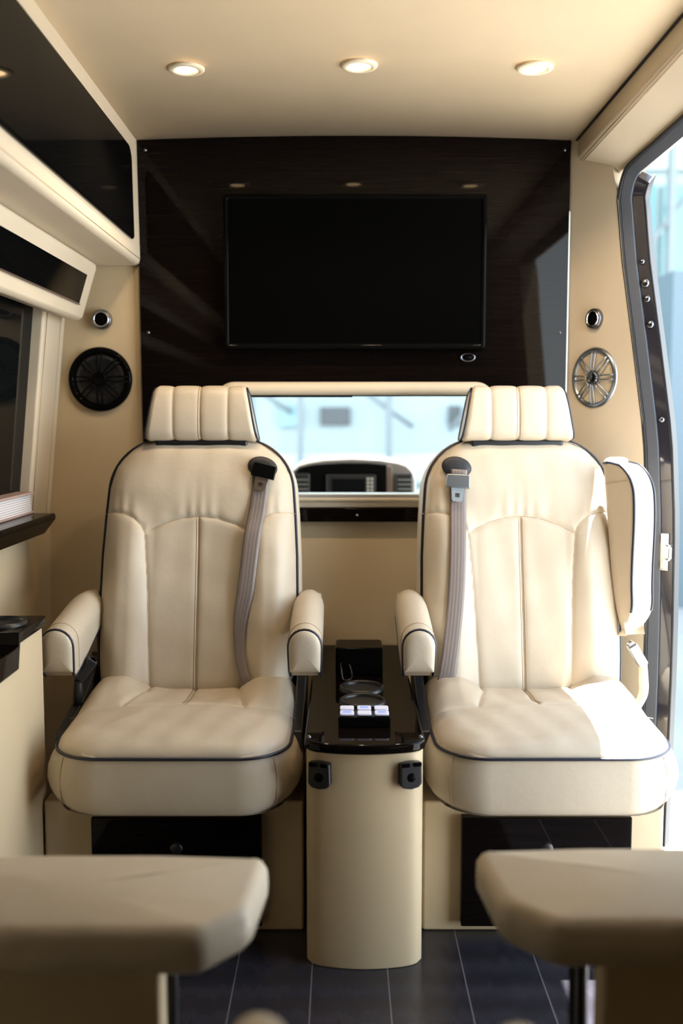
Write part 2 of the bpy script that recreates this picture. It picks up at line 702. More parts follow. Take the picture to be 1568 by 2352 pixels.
def lerp_table(tb):
    xs = [t[0] for t in tb]
    ys = [t[1] for t in tb]

    def f(x):
        return float(np.interp(x, xs, ys))
    return f


# vehicle axis and depth of the bulkhead
CX = 0.0425
YB = 2.77

# ------------------------------------------------------------------ structure: floor, ceiling, walls
mb = MB().box(-0.95, 0.80, -1.3, 2.85, -0.04, 0.0)
struct(mb.build('floor', M['floor'], smooth=False))

# ceiling, gently crowned
v, f = [], []
nx = 24
for j, y in enumerate((-1.3, 2.80)):
    for i in range(nx + 1):
        x = -0.62 + (0.700 + 0.62) * i / nx
        z = 1.845 + 0.014 * (1 - ((x - 0.03) / 0.64) ** 2)
        v.append((x, y, z))
for i in range(nx):
    f.append((i, i + 1, nx + 1 + i + 1, nx + 1 + i))
me = raw(v, f)
c = link('ceiling', me, M['headliner'])
sol = c.modifiers.new('t', 'SOLIDIFY')
sol.thickness = 0.04
sol.offset = 1 if me.polygons[0].normal.z > 0 else -1
struct(c)

# bulkhead wall with the pass-through opening
mb = MB()
WX0, WX1, WZ0, WZ1 = -0.300, 0.378, 0.891, 1.168
mb.box(-0.95, 0.640, YB, YB + 0.05, 0.0, WZ0)
mb.box(-0.95, 0.640, YB, YB + 0.05, WZ1, 1.86)
mb.box(-0.95, WX0, YB, YB + 0.05, WZ0, WZ1)
mb.box(WX1, 0.640, YB, YB + 0.05, WZ0, WZ1)
struct(mb.build('wall_front', M['vinyl'], smooth=False))

# left wall: leaning side, window opening with padded surround
WL = lambda z: float(np.interp(z, [0, 0.84, 1.384, 1.9], [-0.83, -0.814, -0.757, -0.70]))
mb = MB()
for (y0, y1, z0, z1) in ((-1.3, YB, 0.0, 0.82), (-1.3, YB, 1.50, 1.90), (-1.3, -0.6, 0.82, 1.50)):
    mb.prism([(WL(z0), z0), (WL(z1), z1), (WL(z1) - 0.06, z1), (WL(z0) - 0.06, z0)], 'y', y0, y1)
struct(mb.build('wall_left', M['vinyl'], smooth=False))
mb = MB()
mb.prism([(WL(0.82), 0.82), (WL(1.50), 1.50), (WL(1.5) - 0.06, 1.50), (WL(0.82) - 0.06, 0.82)], 'y', 2.575, YB)
tr = struct(mb.build('trim_1', M['pad'], bevel=0.008))
mb = MB()
for y in (2.597, 2.601, 2.725):
    mb.tube([(WL(0.83) + 0.0008, y, 0.83), (WL(1.1) + 0.0008, y, 1.1), (WL(1.45) + 0.0008, y, 1.45)], 0.0009, seg=5)
mb.build('stitching', M['stitch'], tr)
mb = MB()
mb.prism([(-0.845, 0.80), (-0.772, 1.52), (-0.781, 1.52), (-0.854, 0.80)], 'y', -0.7, 2.62)
struct(mb.build('window_1', M['tint'], smooth=False))
# wall behind the camera and closed part of the right side
mb = MB().box(-0.95, 0.85, -1.35, -1.3, 0, 1.9)
struct(mb.build('wall_back', M['tint'], smooth=False))
DY0 = 1.40
WP = lambda z: float(np.interp(z, [0, 0.52, 0.84, 1.06, 1.28, 1.51, 1.68, 1.80, 1.9], [0.774, 0.778, 0.775, 0.766, 0.744, 0.720, 0.708, 0.69, 0.68]))
WR = lambda z: WP(z) + 0.018
PK = 1.6   # how far the pillar panel comes forward per metre of width
mb = MB()
zs = [0, 0.4, 0.75, 1.05, 1.3, 1.5, 1.65, 1.74, 1.9]
def wall_strip(mb, za, zb, y0, y1):
    zz = [za] + [z for z in zs if za < z < zb] + [zb]
    mb.prism([(WR(z), z) for z in zz] + [(WR(z) + 0.07, z) for z in reversed(zz)], 'y', y0, y1)


wall_strip(mb, 0, 0.92, -1.3, DY0)
wall_strip(mb, 1.60, 1.9, -1.3, DY0)
wall_strip(mb, 0.92, 1.60, -1.3, -1.2)
wall_strip(mb, 0.92, 1.60, DY0 - 0.22, DY0)
struct(mb.build('wall_right', M['vinyl'], smooth=False))
mb = MB().prism([(WR(0.91) + 0.03, 0.91), (WR(1.61) + 0.03, 1.61), (WR(1.61) + 0.035, 1.61), (WR(0.91) + 0.035, 0.91)], 'y', -1.21, DY0 - 0.21)
struct(mb.build('window_3', M['tint'], smooth=False))  # unseen window, dark glass put in to cut bounced light

# angled pillar panel carrying the right speaker
mb = MB()
PXL = [(0.628, YB - 0.003), None]
rows = []
for z in [0.0, 0.3, 0.593, 0.8, 0.95, 1.1, 1.213, 1.35, 1.5, 1.60, 1.68, 1.74, 1.80, 1.86]:
    d = WP(z) - 0.617
    rows.append([(0.617, YB - 0.004, z), (0.617 + d, YB - 0.004 - PK * d, z), (0.617 + d + 0.03, YB - 0.004 - PK * d + 0.02, z), (0.66, YB + 0.05, z)])
v = [p for r in rows for p in r]
f = []
for i in range(len(rows) - 1):
    for k in range(4):
        l = (k + 1) % 4
        f.append((i * 4 + k, i * 4 + l, (i + 1) * 4 + l, (i + 1) * 4 + k))
f += [(0, 1, 2, 3), tuple((len(rows) - 1) * 4 + k for k in (3, 2, 1, 0))]
struct(link('trim_2', raw(v, f), M['pad'], smooth=False))  # pillar takes the paler pad vinyl, its daylit brightness put into the colour

# header over the sliding door
mb = MB()
sec = [(0.632, 1.846), (0.6325, 1.800), (0.637, 1.793), (0.690, 1.758), (0.7135, 1.741), (0.716, 1.735), (0.78, 1.735), (0.80, 1.90), (0.632, 1.90)]
mb.prism(sec, 'y', -1.3, 2.745)
hd = struct(mb.build('trim_3', M['pad'], bevel=0.004, smooth=True))
mb = MB()
mb.tube([(0.6385, -1.0, 1.7905), (0.6385, 2.74, 1.7905)], 0.0009, seg=5)
mb.tube([(0.6435, -1.0, 1.7865), (0.6435, 2.74, 1.7865)], 0.0009, seg=5)
mb.build('stitching', M['stitch_tan'], hd)
mb = MB().tube([(0.6305, -1.2, 1.8455), (0.6305, 2.768, 1.8455)], 0.0035, seg=6)
struct(mb.build('trim_dark_gap', M['black_rubber']))  # black tube stands in for the shaded gap between ceiling and header

# door frame: seal, grey strip, dark painted jamb (follow the body curve)
path = []
for z in [0.0, 0.15, 0.3, 0.45, 0.593, 0.7, 0.8, 0.87, 0.95, 1.03, 1.1, 1.16, 1.213, 1.28, 1.35, 1.42, 1.5, 1.56, 1.61, 1.64]:
    d = WP(z) - 0.617
    path.append((0.617 + d, YB - PK * d, z, 0.0))
d = WP(1.665) - 0.617
yc = YB - PK * d - 0.075
for k in range(13):
    al = 0.5 * PI * k / 12
    path.append((0.617 + d + 0.006 * k / 12, yc + 0.075 * math.cos(al), 1.660 + 0.075 * math.sin(al), al))
for y in (2.3, 2.0, DY0):
    path.append((0.617 + d + 0.006, y, 1.735, 0.5 * PI))


def ribbon(path, o0, o1, t0, t1, name, mat, parent=None):
    """strip along the door frame: o across towards the opening, t thickness away from the cabin"""
    v, f = [], []
    n = len(path)
    for (x, y, z, ps) in path:
        D = Vector((0.8, -0.6 * math.cos(ps), -0.6 * math.sin(ps)))
        T = Vector((0.6, 0.8 * math.cos(ps), 0.8 * math.sin(ps)))
        for (o, t) in ((o0, t0), (o1, t0), (o1, t1), (o0, t1)):
            v.append(Vector((x, y, z)) + D * o + T * t)
    for i in range(n - 1):
        for k in range(4):
            l = (k + 1) % 4
            f.append((i * 4 + k, i * 4 + l, (i + 1) * 4 + l, (i + 1) * 4 + k))
    f += [(0, 1, 2, 3), tuple((n - 1) * 4 + k for k in (3, 2, 1, 0))]
    return link(name, raw(v, f), mat, parent, bevel=0.002)


dr = struct(ribbon(path, -0.002, 0.007, -0.003, 0.02, 'door_1', M['black_rubber']))
ribbon(path, 0.007, 0.036, 0.0, 0.02, 'seal_strip', M['rubber'], dr)
ribbon(path[:-7], 0.036, 0.066, 0.006, 0.03, 'door_jamb', M['car_paint'], dr)
ribbon(path[:-7], 0.066, 0.072, 0.004, 0.04, 'jamb_edge', M['black_rubber'], dr)
# striker latch and bolts on the jamb
def on_jamb(z, o):
    d_ = WP(z) - 0.617
    return Vector((0.617 + d_, YB - PK * d_, z)) + Vector((0.8, -0.6, 0)) * o + Vector((0.6, 0.8, 0)) * 0.006


jr = Matrix.Rotation(math.atan2(-0.6, 0.8), 4, 'Z')
mb = MB()
mtx = Matrix.Translation(on_jamb(0.768, 0.046)) @ jr
mb.box(-0.010, 0.010, -0.006, 0.0, -0.047, 0.047, mtx)
mb.box(-0.008, 0.008, -0.011, -0.005, -0.042, -0.024, mtx)
mb.box(-0.008, 0.008, -0.011, -0.005, 0.024, 0.042, mtx)
mb.tube([mtx @ Vector(p) for p in [(0.004, -0.004, 0.017), (0.016, -0.018, 0.017), (0.020, -0.020, 0.012), (0.020, -0.020, -0.012), (0.016, -0.018, -0.017), (0.004, -0.004, -0.017)]], 0.0038, seg=8)
mb.build('striker', M['chrome'], dr, bevel=0.0012)
for (z, s_) in ((1.50, 0.8), (1.445, 1.3), (1.405, 1.0), (1.34, 1.1), (1.10, 0.8)):
    m2 = Matrix.Translation(on_jamb(z, 0.050)) @ jr @ Matrix.Rotation(PI / 2, 4, 'X')
    MB().lathe([(0, 0.007), (0.007 * s_, 0.007), (0.0095 * s_, 0.003), (0.0095 * s_, -0.001), (0, -0.001)], 16, m2).build('bolt', M['dark_chrome'], dr)

# ------------------------------------------------------------------ overhead cabinet, left
oc = thing('overhead_cabinet', 'long beige padded overhead cabinet with a black mirror-gloss door, under the ceiling', 'cabinet', (-0.62, 1.0, 1.52))
sec = [(-0.551, 1.862), (-0.546, 1.535), (-0.549, 1.524), (-0.558, 1.5185), (-0.76, 1.5165), (-0.76, 1.862)]
mb = MB().prism(sec, 'y', -1.28, YB - 0.004)
mb.build('body', M['pad'], oc, bevel=0.004)
# door slab with rounded corners, bevelled edge
pl = rrect(-1.1, 2.645, 1.566, 1.801, (0.02, 0.012, 0.040, 0.02), 8)
shear = Matrix(((1, 0, -0.015, 0.0225), (0, 1, 0, 0), (0, 0, 1, 0), (0, 0, 0, 1)))
mb = MB().prism(pl, 'x', -0.549, -0.536, shear)
mb.build('cabinet_door', M['black_gloss'], oc, bevel=0.006, seg=4)
mb = MB()
for dz, dx in ((0.0, 0.0), (-0.006, -0.004)):
    mb.tube([(-0.5463 + dx, -1.2, 1.5335 + dz), (-0.5463 + dx, YB - 0.01, 1.5335 + dz)], 0.0009, seg=5)
mb.build('stitching', M['stitch_tan'], oc)

# valance box below the overhead cabinet
vb = thing('window_valance', 'beige padded valance with a long black slot panel, above the dark side window', 'valance', (-0.70, 1.0, 1.36))
sec = [(-0.655, 1.5165), (-0.656, 1.500), (-0.695, 1.374), (-0.703, 1.366), (-0.714, 1.364), (-0.76, 1.375), (-0.76, 1.5165)]
mb = MB().prism(sec, 'y', -1.28, 2.715)
mb.build('body', M['pad'], vb, bevel=0.007, seg=4)
# slot panel on the inclined face
n0 = Vector((-0.656, 1.500)); n1 = Vector((-0.695, 1.374))
def onface(t, o):
    q = n0 + (n1 - n0) * t
    d = (n1 - n0).normalized()
    nn = Vector((-d.y, d.x))
    return (q.x + nn.x * o, q.y + nn.y * o)
mb = MB().prism([onface(0.19, -0.002), onface(0.19, 0.0015), onface(0.77, 0.0015), onface(0.77, -0.002)], 'y', -1.2, 2.64)
mb.build('slot_panel', M['black_gloss'], vb, smooth=False)
mb = MB().prism([onface(0.77, -0.002), onface(0.77, 0.006), onface(0.80, 0.006), onface(0.80, -0.002)], 'y', -1.2, 2.635)
mb.build('slot_lip', M['dash_wood'], vb, smooth=False)

# ledge under the window with a book
lg = thing('window_ledge', 'black gloss ledge under the dark side window, carrying a book', 'ledge', (-0.78, 1.5, 0.82))
mb = MB().prism([(-0.87, 0.861), (-0.738, 0.861), (-0.735, 0.856), (-0.735, 0.846), (-0.765, 0.808), (-0.87, 0.808)], 'y', -0.6, 2.55)
mb.build('ledge_board', M['wood'], lg, bevel=0.002)
bk = thing('book', 'thick pale pink hardcover book lying on the black ledge by the dark side window', 'book', (-0.82, 2.3, 0.861))
mb = MB().box(-0.858, -0.796, 2.22, 2.545, 0.866, 0.910)
mb.build('pages', M['paper'], bk, smooth=False)
mb = MB().box(-0.858, -0.790, 2.21, 2.553, 0.910, 0.916)
mb.box(-0.858, -0.790, 2.21, 2.553, 0.8615, 0.8665)
mb.build('cover', M['book_cover'], bk, bevel=0.001)

# ------------------------------------------------------------------ side cabinet with cup holder (left foreground)
sc_ = thing('side_cabinet', 'beige side cabinet with stepped black gloss top and cup holder, beside the shaded seat', 'cabinet', (-0.74, 1.4, 0))
mb = MB()
mb.prism([(0.3, 0.0), (2.098, 0.0), (2.098, 0.661), (1.932, 0.661), (1.925, 0.612), (0.3, 0.612)], 'x', -0.811, -0.640)
mb.build('body', M['vinyl'], sc_, bevel=0.004)
mb = MB()
mb.prism([(2.106, 0.682), (1.93, 0.682), (1.927, 0.657), (1.90, 0.655), (0.3, 0.655), (0.3, 0.611), (1.922, 0.611), (1.935, 0.660), (2.106, 0.660)], 'x', -0.811, -0.634)
mb.build('gloss_top', M['wood'], sc_, bevel=0.002)
mb = MB()
mt = Matrix.Translation((-0.700, 2.018, 0.682))
mb.lathe([(0.040, 0.0005), (0.041, 0.006), (0.045, 0.008), (0.050, 0.006), (0.052, 0.0)], 48, mt)
ch = mb.build('cup_holder', M['black'], sc_)
mb = MB().lathe([(0, 0.0008), (0.0405, 0.0008)], 40, mt)
mb.build('cup_well', M['black_rubber'], ch)

# ------------------------------------------------------------------ television wall panel
pan = thing('media_panel', 'tall dark high-gloss wood grain panel behind the television on the bulkhead', 'wall panel', (0.03, YB, 1.03))
top = []
for i in range(17):
    x = 0.616 - (0.616 + 0.550) * i / 16
    top.append((x, 1.8445 + 0.014 * (1 - ((x - 0.03) / 0.64) ** 2)))
notch = []
FX0, FX1, FZ = -0.345, 0.419, 1.203
for k in range(9):
    a = PI - 0.5 * PI * k / 8
    notch.append((FX0 + 0.05 + 0.05 * math.cos(a), FZ - 0.05 + 0.05 * math.sin(a)))
for k in range(9):
    a = 0.5 * PI - 0.5 * PI * k / 8
    notch.append((FX1 - 0.05 + 0.05 * math.cos(a), FZ - 0.05 + 0.05 * math.sin(a)))
poly = top + [(-0.547, 1.0), (FX0, 1.0)] + notch + [(FX1, 1.0), (0.615, 1.0)]
mb = MB().prism(poly, 'y', YB - 0.018, YB)
mb.build('panel_board', M['wood'], pan, bevel=0.0015)
mb = MB().box(0.6145, 0.6170, YB - 0.020, YB - 0.001, 1.0, 1.66)
mb.build('edge_strip', M['silver'], pan, smooth=False)
for (px_, pz_) in ((0.597, 1.337), (-0.527, 1.337), (0.600, 1.822), (-0.527, 1.822)):
    mb = MB().lathe([(0, 0.0022), (0.0025, 0.002), (0.0042, 0.0)], 16, Matrix.Translation((px_, YB - 0.018, pz_)) @ Matrix.Rotation(PI / 2, 4, 'X'))
    mb.build('screw', M['dark_chrome'], pan)

# padded frame of the pass-through
mb = MB()
outer = rrect(FX0, FX1, 0.872, FZ, (0.01, 0.01, 0.05, 0.05), 8)
inner = rrect(WX0, WX1, WZ0, WZ1, 0.008, 8)
mid = rrect((FX0 + WX0) / 2 + 0.004, (FX1 + WX1) / 2 - 0.004, 0.878, (FZ + WZ1) / 2 + 0.001, (0.01, 0.01, 0.03, 0.03), 8)
n = len(outer)
rings = [[(p[0], YB, p[1]) for p in outer], [(p[0], YB - 0.020, p[1]) for p in outer], [(p[0], YB - 0.030, p[1]) for p in mid],
         [(p[0], YB - 0.024, p[1]) for p in inner], [(p[0], YB + 0.06, p[1]) for p in inner]]
v = [q for r in rings for q in r]
f = []
for i in range(len(rings) - 1):
    for k in range(n):
        l = (k + 1) % n
        f.append((i * n + k, i * n + l, (i + 1) * n + l, (i + 1) * n + k))
fr = struct(link('window_2', raw(v, f), M['pad']))
mb = MB().box(WX0, WX1, YB - 0.028, YB + 0.05, WZ0 - 0.004, WZ0 + 0.004)
mb.build('sill_rail', M['silver'], fr, bevel=0.001)
mb = MB().box(WX0, 0.03, YB + 0.01, YB + 0.02, WZ1 - 0.006, WZ1)
mb.box(0.025, WX1, YB + 0.03, YB + 0.04, WZ1 - 0.003, WZ1)
mb.build('window_track', M['black_rubber'], fr, smooth=False)
mb = MB().box(-0.36, 0.44, YB - 0.020, YB - 0.001, 0.857, 0.884)
struct(mb.build('trim_5', M['pad'], bevel=0.004))
mb = MB().box(-0.36, 0.44, YB - 0.026, YB - 0.001, 0.818, 0.856)
tr6 = struct(mb.build('trim_6', M['wood'], bevel=0.002))
MB().lathe([(0, 0.003), (0.003, 0.002), (0.0045, 0)], 12, Matrix.Translation((0.043, YB - 0.026, 0.836)) @ Matrix.Rotation(PI / 2, 4, 'X')).build('screw', M['dark_chrome'], tr6)

# ------------------------------------------------------------------ television
tv = thing('television', 'black flat-screen television set into the dark gloss bulkhead panel', 'television', (0.037, YB - 0.018, 1.29))
TX0, TX1, TZ0, TZ1 = -0.315, 0.388, 1.290, 1.697
mb = MB()
o_ = rrect(TX0, TX1, TZ0, TZ1, 0.008, 4)
i_ = rrect(TX0 + 0.012, TX1 - 0.012, TZ0 + 0.014, TZ1 - 0.012, 0.003, 4)
n = len(o_)
Yf = YB - 0.058
rings = [[(p[0], YB - 0.0188, p[1]) for p in o_], [(p[0], Yf + 0.003, p[1]) for p in o_],
         [(p[0] * 0.994 + 0.0002, Yf, (p[1] - 1.49) * 0.994 + 1.49) for p in o_], [(p[0], Yf, p[1]) for p in i_], [(p[0], Yf + 0.004, p[1]) for p in i_]]
v = [q for r in rings for q in r]
f = []
for i in range(len(rings) - 1):
    for k in range(n):
        l = (k + 1) % n
        f.append((i * n + k, i * n + l, (i + 1) * n + l, (i + 1) * n + k))
link('bezel', raw(v, f), M['black_gloss'], tv)
mb = MB().box(TX0 + 0.011, TX1 - 0.011, Yf + 0.003, Yf + 0.02, TZ0 + 0.012, TZ1 - 0.011)
mb.build('screen', M['screen'], tv, smooth=False)
# oval remote eye below the television
re_ = thing('remote_sensor', 'small oval chrome-rimmed sensor below the television', 'sensor', (0.345, YB - 0.018, 1.27))
mx_ = Matrix.Translation((0.345, YB - 0.018, 1.270)) @ Matrix.Rotation(PI / 2, 4, 'X') @ Matrix.Diagonal((1.75, 1, 1, 1))
MB().lathe([(0.0085, 0.001), (0.0095, 0.005), (0.0118, 0.005), (0.0128, 0.0)], 32, mx_).build('rim', M['dark_chrome'], re_)
MB().lathe([(0, 0.003), (0.0095, 0.003), (0.0095, 0)], 32, mx_).build('sensor_face', M['black_gloss'], re_)

# ------------------------------------------------------------------ downlights
def downlight(x, y, label):
    z = 1.845 + 0.014 * (1 - ((x - 0.03) / 0.64) ** 2) - 0.0005
    t = thing('downlight', label, 'ceiling light', (x, y, z), 'round downlights in the beige ceiling')
    mt = Matrix.Translation((x, y, z)) @ Matrix.Rotation(PI, 4, 'X')
    MB().lathe([(0.0395, 0.0), (0.0395, 0.0035), (0.037, 0.006), (0.030, 0.0072), (0.0255, 0.006), (0.0245, 0.001), (0.0245, 0.0002)], 48, mt).build('rim', M['lamp_rim'], t)
    MB().lathe([(0, 0.0022), (0.0245, 0.0022), (0.0247, 0.001)], 36, mt).build('diffuser', M['lamp_glow'], t)
    ld = bpy.data.lights.new('downlight_lamp', 'SPOT')
    ld.energy = 9.0
    ld.color = (1.0, 0.76, 0.50)
    ld.spot_size = math.radians(138)
    ld.spot_blend = 0.35
    ld.shadow_soft_size = 0.024
    lo = bpy.data.objects.new('downlight_lamp', ld)
    COL.objects.link(lo)
    lo.parent = t
    lo.location = (0, 0, -0.012)
    return t


downlight(-0.334, 2.222, 'lit round downlight with cream rim, nearest the black-doored overhead cabinet')
downlight(0.0385, 2.215, 'lit round downlight with cream rim, middle one of the three in the row')
downlight(0.415, 2.215, 'lit round downlight with cream rim, nearest the open side door')

# ------------------------------------------------------------------ speakers and reading lights
def speaker(loc, yaw, label, light):
    t = thing('speaker', label, 'speaker', loc, 'round speakers on the bulkhead pillars')
    mt = Matrix.Translation(loc) @ Matrix.Rotation(yaw, 4, 'Z') @ Matrix.Rotation(PI / 2, 4, 'X')
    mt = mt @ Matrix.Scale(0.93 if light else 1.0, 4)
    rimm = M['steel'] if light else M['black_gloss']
    MB().lathe([(0.087, 0.0), (0.088, 0.006), (0.085, 0.013), (0.079, 0.016), (0.073, 0.014), (0.070, 0.006), (0.070, 0.0015)], 64, mt).build('outer_ring', rimm, t)
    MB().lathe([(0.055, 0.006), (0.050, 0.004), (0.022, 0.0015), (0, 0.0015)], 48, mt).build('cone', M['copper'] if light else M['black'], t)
    MB().lathe([(0.071, 0.0030), (0.063, 0.0085), (0.053, 0.006)], 48, mt).build('surround', M['black'], t)
    mb = MB()
    for k in range(8):
        a = PI / 8 * 0 + 2 * PI * k / 8
        for off in (-0.0065, 0.0065):
            ca, sa = math.cos(a), math.sin(a)
            pts = []
            for r_, h_, w_ in ((0.017, 0.020, 0.45), (0.030, 0.021, 0.7), (0.045, 0.019, 1.0), (0.062, 0.016, 1.0), (0.076, 0.014, 1.0)):
                o2 = off * w_
                pts.append(mt @ Vector((r_ * ca - o2 * sa, r_ * sa + o2 * ca, h_)))
            mb.tube(pts, 0.0021, seg=6)
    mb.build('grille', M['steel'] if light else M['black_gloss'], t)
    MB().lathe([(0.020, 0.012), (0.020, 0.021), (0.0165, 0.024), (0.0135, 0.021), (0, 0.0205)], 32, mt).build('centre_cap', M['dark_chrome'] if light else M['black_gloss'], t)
    return t


ang = math.radians(-58)
speaker((-0.6635, YB - 0.001, 1.211), 0.0, 'round black speaker on the shaded beige bulkhead, beside the dark side window', False)
SPR = (0.681, 2.680, 1.211)
speaker(SPR, ang, 'round chrome-spoked speaker with a copper cone on the bright pillar by the open door', True)


def reading_light(loc, yaw, label):
    t = thing('reading_light', label, 'reading light', loc, 'round reading lights above the speakers')
    mt = Matrix.Translation(loc) @ Matrix.Rotation(yaw, 4, 'Z') @ Matrix.Rotation(PI / 2, 4, 'X')
    MB().lathe([(0.0265, 0.0), (0.0275, 0.006), (0.0265, 0.018), (0.0245, 0.021), (0.021, 0.020)], 40, mt).build('housing', M['dark_chrome'], t)
    MB().lathe([(0.0215, 0.020), (0.0205, 0.0235), (0.0185, 0.0235), (0.0178, 0.019)], 40, mt).build('trim_ring', M['chrome'], t)
    MB().lathe([(0.018, 0.0195), (0.010, 0.0215), (0, 0.022)], 32, mt).build('lens', M['black_gloss'], t)
    return t


reading_light((-0.6545, YB - 0.001, 1.3725), 0.0, 'small round reading light on the shaded pillar by the window valance')
reading_light((0.6804, 2.6805, 1.3665), ang, 'small round reading light on the bright pillar by the open side door')

# ------------------------------------------------------------------ captain seats
RHO = math.radians(15)


def captain_seat(cx, m, label, raised, belt_len):
    """m = +1: belt side towards +x"""
    t = thing('captain_seat', label, 'seat', (cx, 2.15, 0.29), 'cream captain seats against the bulkhead')
    # ---- cushion
    O = Vector((cx, 1.935, 0.425))

    def twc(a, b, n):
        return (O.x + m * a, O.y + b, O.z + n + 0.02 * b)
    seams = [[(-0.25, 0.215), (-0.12, 0.222), (0.0, 0.225), (0.12, 0.222), (0.25, 0.215)],
             [(0.0, 0.225), (0.0, 0.50)], [(-0.135, 0.222), (-0.108, 0.34), (-0.10, 0.50)], [(0.135, 0.222), (0.108, 0.34), (0.10, 0.50)]]

    def surf(A, B, d):
        R = 0.055
        e = np.sqrt(np.clip(1 - (1 - np.minimum(d / R, 1)) ** 2, 0, 1))
        ds = seg_dist(A, B, seams)
        n = 0.026 * e
        n += 0.012 * sstep(d, 0.0, 0.20)
        n += 0.0075 * (1 - np.exp(-ds / 0.0055)) * e
        side = sstep(np.abs(A), 0.10, 0.17) * (1 - 0.3 * sstep(np.abs(A), 0.20, 0.26))
        n += 0.026 * side * sstep(B, 0.20, 0.34) * e
        n -= 0.010 * (1 - sstep(np.abs(A), 0.06, 0.13)) * sstep(B, 0.21, 0.30)
        n += 0.0012 * np.sin(A * 61 + B * 17) * np.sin(B * 47 - A * 23) * e
        return n
    W = lerp_table([(0, 0.239), (0.12, 0.241), (0.3, 0.246), (0.5, 0.247)])
    P = Pillow(0.0, 0.46, W, 0.100, 0.05, surf, [(0.007, -0.006), (0.016, -0.022), (0.024, -0.043), (0.026, -0.065), (0.020, -0.085), (0.008, -0.103), (-0.010, -0.114), (-0.03, -0.118)], 110, 130, twc, 0.80)
    cu = link('seat_cushion', P.mesh(), M['leather'], t)
    MB().tube(P.pipe(0.003, 0.0), 0.0036, closed=True, seg=8).build('piping', M['piping'], cu)
    mb = MB()
    for off in (-0.004, 0.004):
        mb.tube(P.line([(off, 0.24), (off, 0.34), (off, 0.44)], 0.0006), 0.0007, seg=5)
    mb.build('stitching', M['stitch'], cu)
    for q in seams:
        if q[0][0] == 0.0 and q[1][0] == 0.0:
            continue
        MB().tube(P.line(q, 0.0002, 8, False), 0.0008, seg=5).build('seam', M['stitch_tan'], cu)
    # gusset seams at the front corners
    L = len(P.poly)
    for sx in (-1, 1):
        mb = MB()
        fk = P.fk
        best = min(range(L), key=lambda i: abs(P.poly[i][0] - sx * 0.205) + abs(P.poly[i][1] - 0.030))
        mb.tube([P.tw(P.poly[best][0] + P.nor[best][0] * (o * fk(P.nor[best]) + 0.0006), P.poly[best][1] + P.nor[best][1] * (o * fk(P.nor[best]) + 0.0006), h)
                 for (o, h) in ((0.007, -0.006), (0.016, -0.022), (0.023, -0.043), (0.024, -0.065), (0.020, -0.088), (0.010, -0.108))], 0.0010, seg=5)
        mb.build('gusset_seam', M['stitch_tan'], cu)

    # ---- backrest
    OB = Vector((cx, 2.355, 0.425))
    ub = Vector((0, math.sin(RHO), math.cos(RHO)))
    un = Vector((0, -math.cos(RHO), math.sin(RHO)))

    def twb(a, b, n):
        p = OB + ub * b + un * n
        return (p.x + m * a, p.y, p.z)
    arch = [(-0.131, 0.402), (-0.09, 0.424), (-0.045, 0.439), (0, 0.444), (0.045, 0.439), (0.09, 0.424), (0.131, 0.402)]
    wingl = [(-0.131, 0.402), (-0.139, 0.420), (-0.157, 0.438), (-0.182, 0.450), (-0.21, 0.455), (-0.24, 0.455)]
    wingr = [(-a, b) for a, b in wingl]
    bsl = [(-0.108, -0.01), (-0.115, 0.15), (-0.121, 0.28), (-0.129, 0.38), (-0.131, 0.402)]
    bsr = [(-a, b) for a, b in bsl]
    ctr = [(0, -0.01), (0, 0.444)]
    seamsb = [arch, wingl, wingr, bsl, bsr, ctr]

    def surfb(A, B, d):
        R = 0.06
        e = np.sqrt(np.clip(1 - (1 - np.minimum(d / R, 1)) ** 2, 0, 1))
        ds = seg_dist(A, B, seamsb)
        n = 0.030 * e + 0.006 * sstep(d, 0, 0.15)
        n += 0.0062 * (1 - np.exp(-ds / 0.006)) * e
        low = 1 - sstep(B, 0.36, 0.50)
        n += 0.024 * sstep(np.abs(A), 0.105, 0.165) * (1 - 0.35 * sstep(np.abs(A), 0.19, 0.24)) * low * e
        n += 0.008 * np.exp(-((B - 0.52) / 0.08) ** 2) * e
        n -= 0.006 * (1 - sstep(np.abs(A), 0.02, 0.12)) * low
        # gathered leather above the arched seam
        da = seg_dist(A, B, [arch, wingl, wingr])
        above = np.where(B > np.interp(np.abs(A), [0, 0.045, 0.09, 0.131, 0.157, 0.182, 0.24], [0.444, 0.439, 0.424, 0.402, 0.438, 0.45, 0.455]), 1.0, 0.0)
        n += above * 0.0016 * np.sin(A * 170 + 3 * np.sin(A * 31)) * np.exp(-da / 0.028) * (1 - np.exp(-da / 0.006)) * e
        n += 0.0010 * np.sin(A * 53 + B * 21 + m) * np.sin(B * 39 - A * 27) * e
        return n
    Wb = lerp_table([(0, 0.230), (0.1, 0.237), (0.2, 0.240), (0.35, 0.2375), (0.45, 0.2325), (0.54, 0.226), (0.66, 0.220)])
    PB = Pillow(-0.01, 0.645, Wb, 0.03, 0.125, surfb, [(0.006, -0.006), (0.011, -0.02), (0.013, -0.045), (0.010, -0.075), (0.0, -0.095), (-0.012, -0.10)], 170, 170, twb)
    ba = link('backrest', PB.mesh(), M['leather'], t)
    L = len(PB.poly)
    MB().tube([PB.tw(PB.poly[i][0] + PB.nor[i][0] * 0.003, PB.poly[i][1] + PB.nor[i][1] * 0.003, 0.0) for i in range(L)], 0.0036, closed=True, seg=8).build('piping', M['piping'], ba)
    mb = MB()
    for off in (-0.0045, 0.0045):
        mb.tube(PB.line([(off, 0.0), (off, 0.15), (off, 0.3), (off, 0.44)], 0.0006, 14), 0.0008, seg=5)
    mb.build('stitching', M['stitch'] if m > 0 else M['stitch_tan'], ba)
    mb = MB()
    for q in (arch, wingl, wingr, bsl, bsr, ctr):
        mb.tube(PB.line(q, 0.0002, 8), 0.0008, seg=5)
